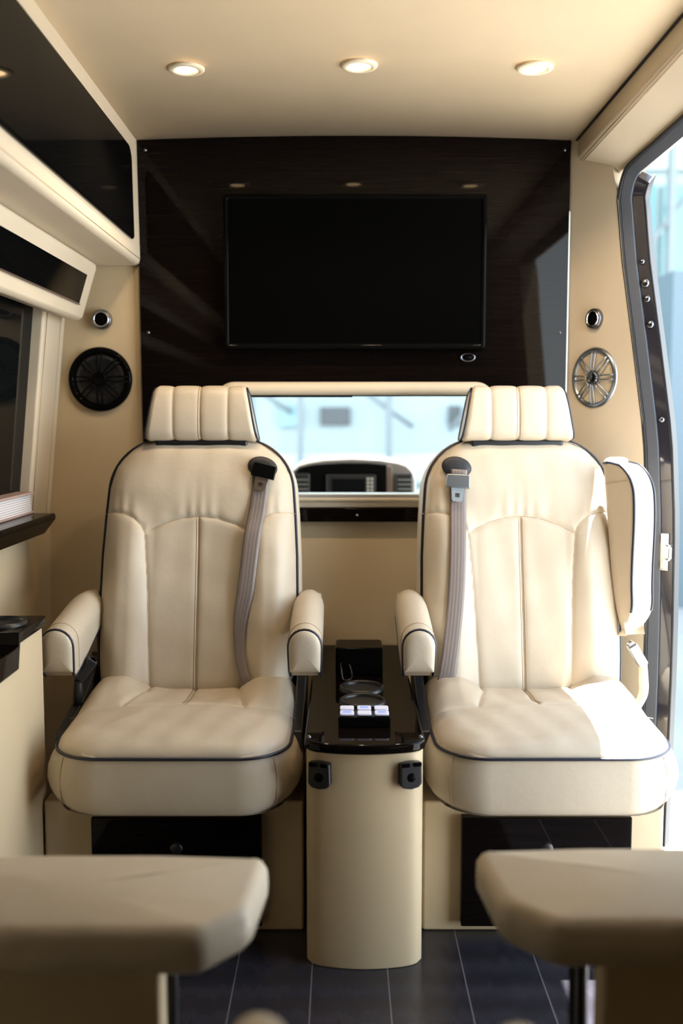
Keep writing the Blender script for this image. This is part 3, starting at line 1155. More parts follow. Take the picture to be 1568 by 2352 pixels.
    mb.build('seam', M['stitch_tan'], ba)

    # ---- headrest: a padded roll with end panels
    RH = math.radians(9)
    OH = Vector((cx, 2.518, 1.048))
    ubh = Vector((0, math.sin(RH), math.cos(RH)))
    unh = Vector((0, -math.cos(RH), math.sin(RH)))
    HH = 0.131

    def twh(a, b, n):
        p = OH + ubh * b + unh * n
        return (p.x + m * a, p.y, p.z)
    secn = 64
    prof2 = rrect(-0.055, 0.047, 0.0, HH, (0.022, 0.024, 0.030, 0.03), 8)   # (n, b)
    dense = []
    for i in range(len(prof2)):
        p, q = prof2[i], prof2[(i + 1) % len(prof2)]
        k = max(1, int(math.hypot(q[0] - p[0], q[1] - p[1]) / 0.006))
        dense += [(p[0] + (q[0] - p[0]) * j / k, p[1] + (q[1] - p[1]) * j / k) for j in range(k)]
    Ld = len(dense)
    hs = (-0.068, 0.0, 0.068)
    NS = 120
    v, f = [], []
    for i in range(NS + 1):
        u = -1 + 2 * i / NS
        for (nn, bb) in dense:
            hw = 0.139 - 0.026 * (bb / HH)
            a = u * hw
            de = (1 - abs(u)) * hw
            ds = min(abs(a - h) for h in hs)
            puff = 0.0045 * (1 - math.exp(-ds / 0.006)) + 0.008 * math.sin(PI * bb / HH) * (1 if nn > 0 else 0)
            puff -= 0.007 * max(0.0, 1 - de / 0.012) ** 2
            cn, cb = -0.004, HH / 2
            dx, dy = nn - cn, bb - cb
            l = math.hypot(dx, dy) or 1
            v.append(twh(a, bb + dy / l * puff, nn + dx / l * puff))
    for i in range(NS):
        for k in range(Ld):
            l = (k + 1) % Ld
            f.append((i * Ld + k, i * Ld + l, (i + 1) * Ld + l, (i + 1) * Ld + k))
    f.append(tuple(range(Ld)))
    f.append(tuple(range((NS + 1) * Ld - 1, NS * Ld - 1, -1)))
    hr = link('headrest', raw(v, f), M['leather'], t)
    for i in (0, NS):
        MB().tube([v[i * Ld + k] for k in range(Ld)], 0.0030, closed=True, seg=8).build('piping', M['piping'], hr)
    mb = MB()
    for a0 in (-0.0045, 0.0045):
        i = int(round((a0 / 0.126 + 1) / 2 * NS))
        ks = [k for k in range(Ld) if dense[k][0] > -0.03]
        # contiguous run over the front
        run = []
        start = next(k for k in range(Ld) if dense[k][0] > -0.03 and dense[k - 1][0] <= -0.03)
        k = start
        while dense[k % Ld][0] > -0.03:
            p = Vector(v[i * Ld + k % Ld])
            run.append(p + unh * 0.0006)
            k += 1
        mb.tube(run, 0.0007, seg=5)
    mb.build('stitching', M['stitch'] if m > 0 else M['stitch_tan'], hr)
    for sx in (-0.05, 0.05):
        MB().tube([twh(sx, -0.05, -0.005), twh(sx, 0.01, -0.005)], 0.006, seg=12).build('headrest_post', M['black'], t)
    MB().box(cx - 0.115, cx + 0.115, 2.49, 2.555, 1.028, 1.050).build('headrest_collar', M['black'], t, bevel=0.006)

    # ---- armrests
    def armrest(side, up):
        """side: -1 / +1 in world x; local frame: l forward from pivot, h up"""
        ax = cx + side * (0.270 if not up else 0.264)
        hw_ = 0.036 if not up else 0.034
        Ln = 0.305 if not up else 0.372
        xa = Vector((1, 0, 0))
        if up:
            piv = Vector((ax, 2.355, 0.630))
            fl = Vector((0.0, math.sin(math.radians(9)), math.cos(math.radians(9))))
            fh = Vector((0.0, math.cos(math.radians(9)), -math.sin(math.radians(9))))
            yw = Matrix.Rotation(math.radians(27) * side, 3, 'Z')
            fh = yw @ fh
            fl = yw @ fl
            xa = yw @ xa
        else:
            piv = Vector((ax, 2.435, 0.640))
            fl = Vector((0.0, -1.0, -0.13)).normalized()
            fh = Vector((0.0, -0.13, 1.0)).normalized()

        def tw(a, l, h):
            return piv + xa * a + fl * l + fh * h
        # side profile: top line, bottom line, front end leaning
        NSl = 44
        ring_n = 26
        v, f = [], []
        pl_, pr_ = [], []
        ls = []
        for i in range(NSl + 1):
            u = i / NSl
            l = -0.045 + (Ln + 0.045) * u
            topz = 0.053 - 0.022 * max(0, (0.10 - l) / 0.14) ** 2 - 0.006 * u
            botz = -0.030 - 0.036 * sstep(np.array([l]), 0.02, 0.30)[0]
            if l < 0.05:
                botz += (0.07 if up else 0.05) * ((0.05 - l) / 0.095) ** 2.5
            rf = 0.085 if up else 0.022
            if l > Ln - rf:
                q_ = (l - Ln + rf) / rf
                botz += (0.075 if up else 0.014) * (1 - math.sqrt(max(0, 1 - min(1, q_) ** 2)))
            ends = 1 - 0.16 * max(0, 1 - (l + 0.045) / 0.06)
            ls.append((l, topz, botz))
            w_ = hw_ * ends * (1 + 0.06 * math.sin(PI * u))
            H = topz - botz
            pts = []
            pts.append((-w_ * 0.93, botz))
            # left side up, round top, right side down
            for k in range(ring_n + 1):
                t_ = k / ring_n
                if t_ < 0.3:
                    pts.append((-w_ * (0.95 + 0.05 * math.sin(t_ / 0.3 * PI / 2)), botz + (H - w_ * 1.05) * (t_ / 0.3)))
                elif t_ > 0.7:
                    pts.append((w_ * (0.95 + 0.05 * math.sin((1 - t_) / 0.3 * PI / 2)), botz + (H - w_ * 1.05) * ((1 - t_) / 0.3)))
                else:
                    th = PI * (1 - (t_ - 0.3) / 0.4)
                    pts.append((w_ * math.cos(th), topz - w_ * 1.05 + w_ * 1.05 * math.sin(th)))
            pts.append((w_ * 0.93, botz))
            fl_off = 0.0
            for (a, h) in pts:
                v.append(tuple(tw(a, l + fl_off, h)))
            pl_.append(tuple(tw(-w_ * 0.90, l, botz)))
            pr_.append(tuple(tw(w_ * 0.90, l, botz)))
            npt = len(pts)
            last = pts
        for i in range(NSl):
            for k in range(npt):
                l2 = (k + 1) % npt
                f.append((i * npt + k, i * npt + l2, (i + 1) * npt + l2, (i + 1) * npt + k))
        # domed front face: inner rings
        cz = (ls[-1][1] + ls[-1][2]) / 2
        prevb = NSl * npt
        for (s_, dl) in ((0.985, 0.003), (0.95, 0.0065), (0.86, 0.0105), (0.7, 0.0135), (0.45, 0.0155), (0.2, 0.016)):
            base = len(v)
            for (a, h) in last:
                v.append(tuple(tw(a * s_, Ln + dl, cz + (h - cz) * s_)))
            for k in range(npt):
                l2 = (k + 1) % npt
                f.append((prevb + k, prevb + l2, base + l2, base + k))
            prevb = base
        f.append(tuple(prevb + k for k in range(npt)))
        f.append(tuple(range(npt - 1, -1, -1)))
        ar = link('armrest', raw(v, f), M['leather'], t)
        rim = [tuple(tw(a * 0.985, Ln + 0.0015, cz + (h - cz) * 0.985)) for (a, h) in last]
        k0 = 12
        path = list(reversed(pl_[8:-1])) 
        full = list(pl_[6:-1]) + rim + list(reversed(pr_[6:-1]))
        MB().tube(full, 0.0034, seg=8).build('piping', M['piping'], ar)
        # stitched band behind the front
        i = NSl - 5
        mb = MB()
        mb.tube([Vector(q) + Vector((0, 0, 0.0)) for q in [tuple(tw(p[0] * 1.012, ls[i][0] - 0.004 * 0, p[1] + 0.0006)) for p in []]] or
                [Vector(v[i * npt + k]) + (Vector(v[i * npt + k]) - tw(0, ls[i][0], 0.0)).normalized() * 0.0006 for k in range(2, npt - 2)], 0.0007, seg=5)
        mb.build('stitching', M['stitch_tan'], ar)
        # pivot and bracket
        if up:
            return ar
        mb = MB()
        px0 = ax - side * 0.050
        mb.box(min(px0, ax - side * 0.02), max(px0, ax - side * 0.02), 2.40, 2.46, 0.44, 0.65)
        mb.build('armrest_bracket', M['black'], t, bevel=0.004)
        return ar
    armrest(m, False)
    armrest(-m, raised)
    # recliner side covers
    for sd in (-1, 1):
        if raised and sd == -m:
            continue
        mb = MB()
        xo = cx + sd * 0.255
        mb.prism([(2.08, 0.395), (2.40, 0.395), (2.46, 0.50), (2.42, 0.53), (2.36, 0.50), (2.24, 0.455), (2.10, 0.43)], 'x', xo - 0.012, xo + 0.012)
        mb.build('side_cover', M['black'], t, bevel=0.004)

    # ---- seat belt
    # bezel
    bz = Vector((0.155, 0.566))
    hB = PB.height([bz.x], [bz.y])[0]
    rot = math.radians(-14 if m > 0 else 12)
    bt = t
    pts = []
    nB = 40
    v, f = [], []
    for (s_, h_) in ((1.0, 0.001), (0.97, 0.006), (0.85, 0.009), (0.5, 0.0105), (0.0, 0.011)):
        for k in range(nB):
            a = 2 * PI * k / nB
            x, y = 0.0375 * s_ * math.cos(a), 0.0265 * s_ * math.sin(a)
            xr, yr = x * math.cos(rot) - y * math.sin(rot), x * math.sin(rot) + y * math.cos(rot)
            v.append(twb(bz.x + xr, bz.y + yr, hB + h_))
    for i in range(4):
        for k in range(nB):
            l = (k + 1) % nB
            f.append((i * nB + k, i * nB + l, (i + 1) * nB + l, (i + 1) * nB + k))
    bez = link('belt_guide', raw(v, f), M['black_rubber'], t)
    # webbing
    if m > 0:
        path2 = [(0.150, 0.558), (0.150, 0.51), (0.143, 0.45), (0.135, 0.40), (0.127, 0.33), (0.119, 0.26), (0.108, 0.20), (0.105, 0.14), (0.111, 0.085), (0.128, 0.035), (0.145, 0.002)]
        wd = [0.040, 0.040, 0.040, 0.040, 0.040, 0.040, 0.034, 0.026, 0.022, 0.022, 0.022]
    else:
        path2 = [(0.150, 0.558), (0.153, 0.51), (0.155, 0.45), (0.157, 0.40), (0.160, 0.33), (0.164, 0.26), (0.171, 0.19), (0.180, 0.12), (0.190, 0.06), (0.200, 0.01), (0.205, -0.02)]
        wd = [0.040] * 7 + [0.040, 0.041, 0.042, 0.042]
    sp = smooth_poly([(p[0], p[1], w_) for p, w_ in zip(path2, wd)], 8)
    v, f, uvs = [], [], []
    NW = 6
    A_ = np.array([p.x for p in sp])
    B_ = np.array([p.y for p in sp])
    hh = PB.height(A_, B_)
    hh2 = PB.height(A_ - 0.018, B_)
    hh3 = PB.height(A_ + 0.018, B_)
    hmax = np.maximum(np.maximum(hh, hh2), hh3)
    ker = np.ones(9) / 9
    hs_ = np.convolve(np.pad(hmax, 4, mode='edge'), ker, mode='valid') + 0.004
    hs_[:6] += np.linspace(0.004, 0, 6)
    for i, p in enumerate(sp):
        q0 = sp[max(0, i - 1)]
        q1 = sp[min(len(sp) - 1, i + 1)]
        d = Vector((q1.x - q0.x, q1.y - q0.y)).normalized()
        nrm = Vector((-d.y, d.x))
        for j in range(NW + 1):
            uu = j / NW - 0.5
            a = p.x + nrm.x * p.z * uu
            b = p.y + nrm.y * p.z * uu
            v.append(twb(a, b, hs_[i] + 0.001 * math.cos(uu * PI)))
            uvs.append((j / NW, i / len(sp)))
    for i in range(len(sp) - 1):
        for j in range(NW):
            a = i * (NW + 1) + j
            f.append((a, a + 1, a + NW + 2, a + NW + 1))
    me = bpy.data.meshes.new('m')
    me.from_pydata(v, [], f)
    uvl = me.uv_layers.new(name='UVMap')
    for lp in me.loops:
        uvl.data[lp.index].uv = uvs[lp.vertex_index]
    wb = link('belt_webbing', me, M['web'], t)
    so = wb.modifiers.new('t', 'SOLIDIFY')
    so.thickness = 0.0016
    so.offset = 0
    # tongue
    if m > 0:
        ca_, cb_, rt = 0.160, 0.554, math.radians(-14)
        hm, pm = M['black_gloss'], M['bronze']
    else:
        ca_, cb_, rt = 0.154, 0.528, math.radians(4)
        hm, pm = M['steel'], M['plate']
    h0 = PB.height([ca_], [cb_])[0] + 0.012

    def twt(x, y, n):
        return twb(ca_ + x * math.cos(rt) - y * math.sin(rt), cb_ + x * math.sin(rt) + y * math.cos(rt), h0 + n)
    v = []
    for n_ in (0, 0.012):
        k = 0.0 if n_ == 0 else 0.0015
        v += [twt(-0.030 + k, -0.018 + k, n_), twt(0.030 - k, -0.018 + k, n_), twt(0.029 - k, 0.016 - k, n_), twt(-0.029 + k, 0.016 - k, n_)]
    tg = link('belt_tongue', raw(v, [(0, 3, 2, 1), (4, 5, 6, 7), (0, 1, 5, 4), (1, 2, 6, 5), (2, 3, 7, 6), (3, 0, 4, 7)]), hm, t, bevel=0.002)
    # metal tab with a square hole
    yo = -0.017
    ou = [(-0.016, yo), (0.016, yo), (0.015, yo - 0.012), (0.013, yo - 0.030), (0.009, yo - 0.035), (0.003, yo - 0.034), (0, yo - 0.036), (-0.003, yo - 0.034), (-0.009, yo - 0.035), (-0.013, yo - 0.030), (-0.015, yo - 0.012)]
    inn = [(-0.0055, yo - 0.014), (0.0055, yo - 0.014), (0.0058, yo - 0.018), (0.0055, yo - 0.024), (0.003, yo - 0.0245), (0.001, yo - 0.0245), (0, yo - 0.0245), (-0.001, yo - 0.0245), (-0.003, yo - 0.0245), (-0.0055, yo - 0.024), (-0.0058, yo - 0.018)]
    nn = len(ou)
    v, f = [], []
    for n_ in (0.003, 0.0055):
        v += [twt(x, y, n_) for x, y in ou] + [twt(x, y, n_) for x, y in inn]
    for k in range(nn):
        l = (k + 1) % nn
        f += [(2 * nn + k, 2 * nn + l, 3 * nn + l, 3 * nn + k), (k, nn + k, nn + l, l), (k, l, 2 * nn + l, 2 * nn + k), (nn + k, 3 * nn + k, 3 * nn + l, nn + l)]
    link('latch_plate', raw(v, f), pm, tg, smooth=False)
    # buckle on the outer side
    bx = -m
    if raised:
        base = Vector((cx + bx * 0.262, 2.28, 0.535))
        d1 = Vector((-bx * 0.60, 0.0, 1)).normalized()
    else:
        base = Vector((cx + bx * 0.246, 2.22, 0.515))
        d1 = Vector((-bx * -0.55, -0.1, 1)).normalized()
        d1 = Vector((-bx * 0.75, 0.2, 1)).normalized()
    zq = d1.to_track_quat('Z', 'Y').to_matrix().to_4x4()
    mtb = Matrix.Translation(base) @ zq
    bu = MB().box(-0.0145, 0.0145, -0.011, 0.011, -0.004, 0.052, mtb).build('belt_buckle', M['dark_chrome'] if raised else M['black'], t, bevel=0.003)
    MB().box(-0.010, 0.010, -0.0065, 0.0065, 0.05, 0.058, mtb).build('release_button', M['chrome'] if raised else M['black_gloss'], bu, bevel=0.002)
    sv = smooth_poly([mtb @ Vector((0, 0, -0.004)), base + Vector((bx * 0.004, 0, -0.035)), base + Vector((bx * 0.008, 0.01, -0.075)), base + Vector((0, 0.03, -0.115))], 8)
    MB().tube(sv, [0.0115 - 0.004 * abs(k / len(sv) - 0.4) for k in range(len(sv))], seg=12).build('buckle_sleeve', M['leather'] if raised else M['black'], t)
    return t


captain_seat(CX - 0.3925, 1, 'cream leather captain seat in shade with both armrests down, beside the side cabinet', False, 0)
captain_seat(CX + 0.3965, -1, 'cream leather captain seat in sunlight with one armrest folded up, by the open door', True, 0)


# ------------------------------------------------------------------ seat plinths with gloss doors
def plinth(cx, x0, x1, label):
    t = thing('seat_plinth', label, 'seat base', (cx, 2.3, 0), 'beige plinths under the captain seats')
    MB().box(x0, x1, 2.06, 2.70, 0.0, 0.289).build('body', M['vinyl'], t, bevel=0.006)
    pa = MB().box(cx - 0.180, cx + 0.180, 2.035, 2.060, 0.022, 0.262).build('access_door', M['wood'], t, bevel=0.003)
    MB().lathe([(0, 0.004), (0.010, 0.004), (0.013, 0.002), (0.014, 0)], 24, Matrix.Translation((cx, 2.035, 0.195)) @ Matrix.Rotation(PI / 2, 4, 'X')).build('latch', M['black'], pa)
    return t


plinth(CX - 0.3925, -0.636, -0.0815, 'beige plinth with black gloss door under the seat in shade')
plinth(CX + 0.3925, 0.1745, 0.690, 'beige plinth with black gloss door under the sunlit seat')

# ------------------------------------------------------------------ centre console
co = thing('center_console', 'narrow beige console with bowed front and black gloss top, standing between the two cream seats', 'console', (0.047, 2.35, 0))
CW = 0.117
CCX = 0.0465


def bow(w_, y0, d, n=24):
    out = []
    for k in range(n + 1):
        u = -1 + 2 * k / n
        out.append((CCX + w_ * u, y0 + d * (1 - math.sqrt(max(0, 1 - (abs(u) ** 2) * 0.98)) if False else y0 - y0 + d * abs(u) ** 2.2)))
    return out


def bowp(w_, y0, d, y1, n=24):
    pts = []
    for k in range(n + 1):
        u = -1 + 2 * k / n
        yy = y0 + d * (0.75 * abs(u) ** 2 + 0.6 * abs(u) ** 14)
        pts.append((CCX + w_ * u, yy))
    return pts + [(CCX + w_, y1), (CCX - w_, y1)]


MB().prism(bowp(CW, 1.905, 0.030, YB - 0.03), 'z', 0.0, 0.447).build('body', M['vinyl'], co, bevel=0.003)
MB().prism(bowp(CW + 0.004, 1.893, 0.032, YB - 0.002), 'z', 0.446, 0.467).build('gloss_top', M['wood'], co, bevel=0.006, seg=4)
MB().box(CCX - CW, CCX + CW, YB - 0.03, YB - 0.002, 0, 0.446).build('rear_filler', M['vinyl'], co)
CHX = 0.0475
for yy in (2.19, 2.302):
    mt = Matrix.Translation((CHX, yy, 0.467))
    c_ = MB().lathe([(0.0435, 0.0008), (0.044, 0.007), (0.0475, 0.0095), (0.0515, 0.007), (0.0535, 0.0)], 56, mt).build('cup_holder', M['black'], co)
    MB().lathe([(0, 0.001), (0.0437, 0.001)], 40, mt).build('cup_well', M['black_rubber'], c_)
# switch block
sb_ = MB().prism([(2.003, 0.4675), (2.003, 0.490), (2.060, 0.4965), (2.066, 0.4675)], 'x', CHX - 0.054, CHX + 0.054).build('switch_block', M['black_gloss'], co, bevel=0.003)
slope = math.atan2(0.0065, 0.057)
for r_ in range(2):
    for c_ in range(3):
        x = CHX + (c_ - 1) * 0.036
        y = 2.018 + r_ * 0.025
        z = 0.4902 + (y - 2.003) * 0.0065 / 0.057
        mt = Matrix.Translation((x, y, z + 0.0015)) @ Matrix.Rotation(slope, 4, 'X')
        pts = rrect(-0.0145, 0.0145, -0.0095, 0.0095, 0.004, 4)
        sw = MB().prism(pts, 'z', -0.001, 0.003, mt).build('switch', M['switch_white'], co, bevel=0.001)
        blue = (r_ + c_) % 2 == 0
        pts = rrect(-0.0085, 0.0085, -0.0045, 0.0045, 0.002, 4)
        if blue:
            MB().prism(pts, 'z', 0.003, 0.0036, mt).build('switch_light', M['switch_blue'], sw, smooth=False)
# power outlets
for sx in (-0.088, 0.088):
    x = CCX + sx
    y = 1.905 + 0.030 * 0.75 * (sx / CW) ** 2 - 0.001
    yaw = math.atan(0.030 * 1.5 * sx / CW ** 2)
    mt = Matrix.Translation((x, y, 0.402)) @ Matrix.Rotation(yaw, 4, 'Z')
    pts = [(-0.022, 0.024), (-0.006, 0.026), (0.006, 0.026), (0.022, 0.024), (0.023, -0.018), (0.016, -0.026), (0.0, -0.029), (-0.016, -0.026), (-0.023, -0.018)]
    ol = MB().prism([(p[0], p[1]) for p in pts], 'y', -0.013, 0.004, mt).build('outlet_cover', M['black'], co, bevel=0.003)
    mb = MB()
    mb.box(-0.020, -0.004, -0.017, -0.010, 0.018, 0.026, mt).box(0.004, 0.020, -0.017, -0.010, 0.018, 0.026, mt)
    mb.build('hinge', M['black_gloss'], ol, bevel=0.001)
    MB().lathe([(0, 0.0004), (0.009, 0.0004), (0.0095, 0)], 28, mt @ Matrix.Translation((0, -0.013, -0.004)) @ Matrix.Rotation(PI / 2, 4, 'X')).build('emblem', M['black_gloss'], ol)
for sx in (-0.112, 0.112):
    MB().lathe([(0, 0.004), (0.003, 0.0035), (0.005, 0)], 14, Matrix.Translation((CCX + sx, 1.945, 0.467))).build('stud', M['dark_chrome'], co)

# black box with a cable at the back of the console
bx_ = thing('storage_box', 'black glossy box with a looped cable at the back of the console top', 'box', (0.045, 2.46, 0.467))
MB().prism(rrect(-0.015, 0.103, 2.42, 2.52, 0.012, 5), 'z', 0.4675, 0.538).build('body', M['black_gloss'], bx_, bevel=0.005)
MB().tube(smooth_poly([(-0.002, 2.418, 0.50), (0.000, 2.395, 0.49), (0.004, 2.375, 0.4705), (0.018, 2.37, 0.4705), (0.026, 2.39, 0.475), (0.022, 2.415, 0.49), (0.018, 2.42, 0.497)], 8), 0.0026, seg=8).build('cable', M['black'], bx_)

# ------------------------------------------------------------------ foreground footrests
def footrest(sgn, label):
    """sgn -1 left, +1 right; mirror about the vehicle axis"""
    X = lambda a: CX + sgn * a
    t = thing('footrest', label, 'footrest', (X(0.40), 1.35, 0), 'padded footrests in the foreground')
    zt = 0.487 if sgn < 0 else 0.497
    pts = [(0.152, 1.352), (0.30, 1.362), (0.45, 1.362), (0.66, 1.352), (0.66, 1.145), (0.215, 1.145), (0.160, 1.205), (0.148, 1.335)]
    P_ = [(X(a), y) for a, y in pts]
    v, f = [], []
    q = []
    for i_ in range(len(P_)):
        c_ = Vector((*P_[i_], 0))
        a_ = Vector((*P_[i_ - 1], 0)) - c_
        b_ = Vector((*P_[(i_ + 1) % len(P_)], 0)) - c_
        r_ = min(0.016, a_.length * 0.45, b_.length * 0.45)
        A_, B_ = c_ + a_.normalized() * r_, c_ + b_.normalized() * r_
        for k_ in range(6):
            t_ = k_ / 5
            q.append(A_ * (1 - t_) ** 2 + c_ * 2 * t_ * (1 - t_) + B_ * t_ * t_)
    cxm = X(0.40); cym = 1.25
    lev = [(0.0, -0.060, -0.050), (0.0, -0.052, -0.052 + 0.04), (0.008, -0.040, 0), (0.010, -0.022, 0), (0.007, -0.008, 0), (0.0, -0.001, 0), (-0.010, 0.003, 0), (-0.03, 0.006, 0), (-0.06, 0.008, 0)]
    n = len(q)
    nor = []
    for i in range(n):
        a, b = q[i - 1], q[(i + 1) % n]
        d = (b - a).normalized()
        nn_ = Vector((d.y, -d.x, 0))
        if nn_.dot(q[i] - Vector((cxm, cym, 0))) < 0:
            nn_ = -nn_
        nor.append(nn_)
    L_ = [(-0.020, -0.060), (-0.006, -0.057), (0.003, -0.046), (0.004, -0.03), (0.003, -0.014), (-0.003, -0.004), (-0.010, 0.001), (-0.015, 0.003)]
    for (o, h) in L_:
        for i in range(n):
            p = q[i] + nor[i] * o
            v.append((p.x, p.y, zt + h))
    for j in range(len(L_) - 1):
        for i in range(n):
            k = (i + 1) % n
            f.append((j * n + i, j * n + k, (j + 1) * n + k, (j + 1) * n + i))
    for j, zz in ((0, zt - 0.060), (len(L_) - 1, zt + 0.006)):
        base = len(v)
        v.append((cxm, cym, zz))
        f += [(j * n + i, j * n + (i + 1) % n, base) for i in range(n)]
    link('pad', raw(v, f), M['leather'], t)
    x0, x1 = sorted((X(0.286 if sgn > 0 else 0.270), X(0.62)))
    MB().box(x0, x1, 1.19, 1.24, 0.262, zt - 0.061).build('pedestal', M['vinyl'], t, bevel=0.008)
    MB().box(x0 - 0.002, x1 + 0.002, 1.187, 1.243, 0.246, 0.264).build('metal_trim', M['silver'], t, bevel=0.002)
    MB().box(x0 + 0.02, x1 - 0.02, 1.195, 1.235, 0.0, 0.248).build('lower_box', M['black'], t)
    for d in (0.268, 0.281):
        mb = MB().tube([(X(d), 1.275, zt - 0.058), (X(d), 1.275, 0.40), (X(d + 0.003), 1.27, 0.14), (X(d + 0.003), 1.27, 0.0)], 0.0065, seg=10)
        mb.build('strut', M['black'], t)
    MB().tube([(X(0.268), 1.275, 0.375), (X(0.268), 1.275, 0.382)], 0.009, seg=12).build('strut_clamp', M['chrome'], t)
    return t


footrest(-1, 'tan padded footrest in shadow, in front of the side cabinet, blurred')
footrest(1, 'pale padded footrest catching daylight, before the sunlit seat, blurred')


# ------------------------------------------------------------------ rear seats (only armrest tips reach into view)
def rear_seat(x0, x1, arm_x, label, az=0.588):
    t = thing('rear_seat', label, 'seat', ((x0 + x1) / 2, 0.3, 0), 'rear seats whose armrest tips show at the bottom')
    xs = sorted((x0, x1))
    MB().box(xs[0], xs[1], 0.05, 0.60, 0.0, 0.28).build('plinth', M['vinyl'], t, bevel=0.01)
    MB().box(xs[0], xs[1], 0.03, 0.66, 0.28, 0.43).build('seat_cushion', M['leather'], t, bevel=0.04, seg=5)
    aw = 0.026
    pts = []
    sec = []
    for k in range(17):
        a = PI * k / 16
        sec.append((aw * math.cos(a), 0.026 * math.sin(a)))
    sec = [(aw, -0.11)] + sec + [(-aw, -0.11)]
    v, f = [], []
    n = len(sec)
    for (y, s_) in ((0.30, 1), (0.70, 1), (0.76, 1), (0.785, 0.92), (0.80, 0.70), (0.808, 0.35)):
        for (a, h) in sec:
            v.append((arm_x + a * s_, y, az + (h + 0.03) * s_ - 0.03))
    for i in range(5):
        for k in range(n):
            l = (k + 1) % n
            f.append((i * n + k, i * n + l, (i + 1) * n + l, (i + 1) * n + k))
    f += [tuple(range(n)), tuple(5 * n + k for k in range(n - 1, -1, -1))]
    link('armrest', raw(v, f), M['leather'], t)
    MB().box(arm_x - 0.02, arm_x + 0.02, 0.32, 0.40, 0.2, 0.47).build('armrest_post', M['black'], t)


rear_seat(-0.62, -0.110, -0.068, 'rear seat showing only its rounded armrest tip, beside the tan footrest')
rear_seat(0.21, 0.66, 0.146, 'rear seat showing only its rounded armrest tip, beside the pale footrest', 0.579)

# ------------------------------------------------------------------ driver cab beyond the pass-through
mb = MB()
mb.box(-0.95, 0.88, 2.83, 4.6, -0.05, 0.0)
struct(mb.build('floor_cab', M['asphalt'], smooth=False))
mb = MB().box(-0.90, 0.76, 2.83, 3.75, 1.66, 1.70)
struct(mb.build('ceiling_cab', M['headliner'], smooth=False))
mb = MB()
mb.box(-0.95, -0.90, 2.83, 4.6, 0.0, 0.80)
mb.box(0.83, 0.88, 2.83, 4.6, 0.0, 0.80)
mb.box(-0.95, -0.90, 2.83, 3.0, 0.80, 1.70)
mb.box(0.73, 0.78, 2.83, 3.0, 0.80, 1.70)
struct(mb.build('wall_cab', M['dash_grey'], smooth=False))
ds = thing('dashboard', 'van dashboard with rounded centre console, seen through the pass-through window', 'dashboard', (0.04, 4.0, 0.3))
MB().prism([(3.75, 0.45), (3.72, 0.70), (3.80, 0.785), (4.1, 0.80), (4.5, 0.78), (4.5, 0.45)], 'x', -0.90, 0.83).build('dash_body', M['dash_grey'], ds, bevel=0.02)
hx0, hx1 = -0.195, 0.275
pts = [(hx0, 0.62), (hx0 - 0.002, 0.86)] + [(hx0 + 0.035 - 0.035 * math.cos(a), 0.88 + 0.055 * math.sin(a)) for a in (0.3, 0.8, 1.2)]
topz = [(hx0 + 0.07, 0.948), (hx0 + 0.13, 0.958), (0.04, 0.963), (hx1 - 0.13, 0.958), (hx1 - 0.07, 0.948)]
pts = [(hx0, 0.62), (hx0, 0.88), (hx0 + 0.012, 0.915), (hx0 + 0.035, 0.937)] + topz + [(hx1 - 0.035, 0.937), (hx1 - 0.012, 0.915), (hx1, 0.88), (hx1, 0.62)]
MB().prism(pts, 'y', 3.66, 4.0).build('dash_hood', M['dash_grey'], ds, bevel=0.012)
MB().prism([(-0.188, 0.70), (-0.188, 0.87), (-0.178, 0.90), (-0.155, 0.925), (-0.10, 0.936), (0.0, 0.942), (0.09, 0.942), (0.166, 0.936), (0.166, 0.70)], 'y', 3.642, 3.662).build('centre_stack', M['black_gloss'], ds, bevel=0.006)
MB().box(-0.055, 0.125, 3.630, 3.645, 0.815, 0.90).build('radio', M['black'], ds, bevel=0.003)
MB().box(-0.035, 0.085, 3.626, 3.632, 0.825, 0.885).build('radio_screen', M['tint'], ds, smooth=False)
MB().box(-0.055, 0.125, 3.634, 3.645, 0.800, 0.812).build('control_strip', M['silver'], ds, bevel=0.002)
mb = MB()
for i in range(5):
    for j in range(2):
        mb.box(0.092 + j * 0.014, 0.102 + j * 0.014, 3.624, 3.632, 0.824 + i * 0.014, 0.834 + i * 0.014)
mb.build('radio_buttons', M['silver'], ds, smooth=False)
mb = MB().box(0.1655, 0.185, 3.640, 3.664, 0.70, 0.93)
mb.build('wood_strip', M['dash_wood'], ds, bevel=0.003)
for (a0, a1) in ((-0.185, -0.115), (0.198, 0.262)):
    vn = MB().box(a0, a1, 3.636, 3.664, 0.74, 0.905).build('air_vent', M['black'], ds, bevel=0.008)
    mb = MB()
    for k in range(8):
        mb.box(a0 + 0.008, a1 - 0.008, 3.628, 3.637, 0.760 + k * 0.017, 0.765 + k * 0.017)
    mb.build('vent_slats', M['steel'], vn, smooth=False)
cs = thing('cab_seat', 'beige cab seat beyond the pass-through, beside the dashboard vent', 'seat', (0.56, 3.3, 0.0))
MB().box(0.31, 0.78, 3.06, 3.52, 0.40, 0.56).build('seat_cushion', M['leather'], cs, bevel=0.04)
MB().box(0.26, 0.78, 3.00, 3.12, 0.5, 0.935).build('backrest', M['leather'], cs, bevel=0.05)
MB().box(0.38, 0.76, 3.10, 3.50, 0.0, 0.40).build('base', M['black'], cs)

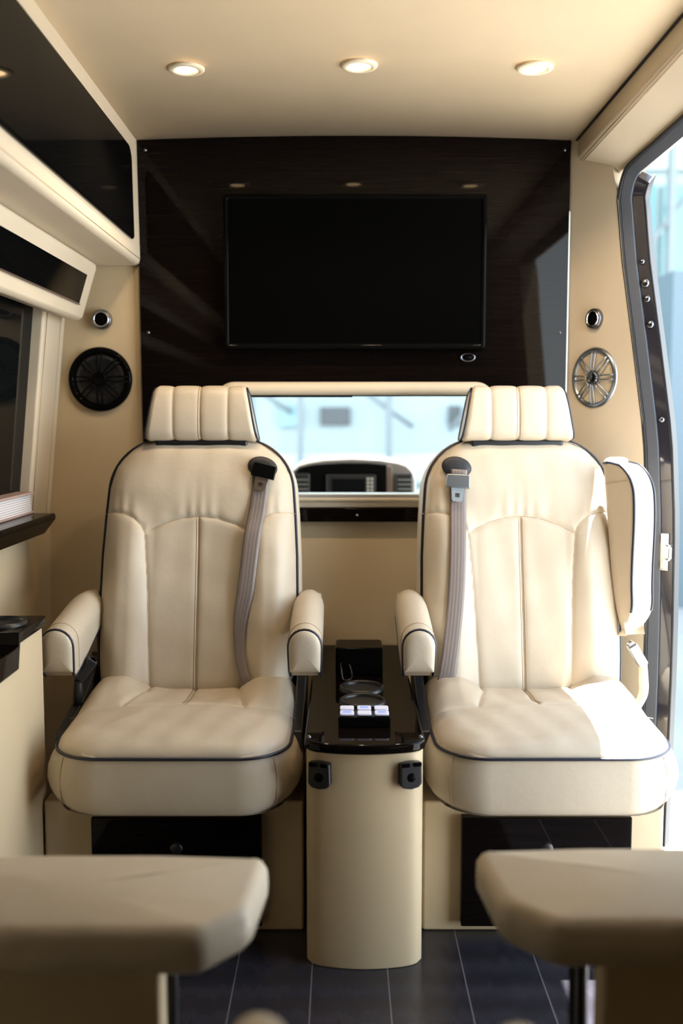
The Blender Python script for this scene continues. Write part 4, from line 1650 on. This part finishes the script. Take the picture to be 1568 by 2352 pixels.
# ------------------------------------------------------------------ outdoors
GZ = -0.62
mb = MB().box(-40, 40, -40, 60, GZ - 0.2, GZ)
struct(mb.build('ground', M['concrete'], smooth=False))
bd_ = thing('office_building', 'pale glass and panel office building outside, beyond the windscreen and open door', 'building', (0, 14.5, GZ))
MB().box(-14, 16, 14.5, 20, GZ, 10.0).build('wall', M['facade'], bd_, smooth=False)
mb = MB()
for z in (0.2, 2.35, 4.6):
    mb.box(-14, 16, 14.35, 14.5, z, z + 0.42)
mb.build('white_band', M['facade_white'], bd_, smooth=False)
for (x0, x1, z0, z1) in ((-0.30, 0.12, 1.02, 1.28), (1.55, 1.72, 1.02, 1.3), (-2.4, -1.3, 0.8, 1.5), (2.2, 2.6, 0.95, 1.3), (-0.9, -0.6, 1.0, 1.3)):
    MB().box(x0, x1, 14.42, 14.52, z0, z1).build('window', M['facade_dark'] if x0 > -0.5 else M['facade_glass'], bd_, smooth=False)
for i, x in enumerate((3.6, 4.55, 5.5)):
    for z in (0.65, 2.8, 5.05):
        MB().box(x, x + 0.85, 14.42, 14.52, z, z + 1.6).build('window', M['facade_glass'], bd_, smooth=False)
for x in (-0.62, 0.62, 4.47, 5.42):
    MB().box(x, x + 0.09, 13.9, 14.05, GZ, 7.0).build('mullion', M['column_pale'], bd_, smooth=False)
for (xa, za, xb, zb) in ((0.3, 1.5, 1.0, 1.0), (2.0, 1.5, 1.5, 0.95), (-1.3, 1.6, -0.7, 1.2), (3.8, 2.9, 4.9, 4.4)):
    MB().tube([(xa, 13.95, za), (xb, 13.95, zb)], 0.035, seg=8).build('brace', M['column_pale'], bd_)
MB().box(-8, 16, 5.9, 14.5, 9.6, 9.8).build('shade_canopy', M['facade_white'], bd_, smooth=False)  # out of view, put in to cast the shade on the far ground
MB().box(2.95, 3.75, 9.0, 9.5, GZ, 2.42).build('gate_post', M['column_grey'], None, smooth=False)
gp = bpy.data.objects['gate_post']
tag(gp, 'tall blue-grey pillar standing outside the open side door', 'pillar')

# van body below the floor, so the door step is closed
mb = MB().box(-0.97, 0.86, -1.3, 4.6, GZ + 0.25, -0.045)
struct(mb.build('trim_7', M['car_paint'], smooth=False))
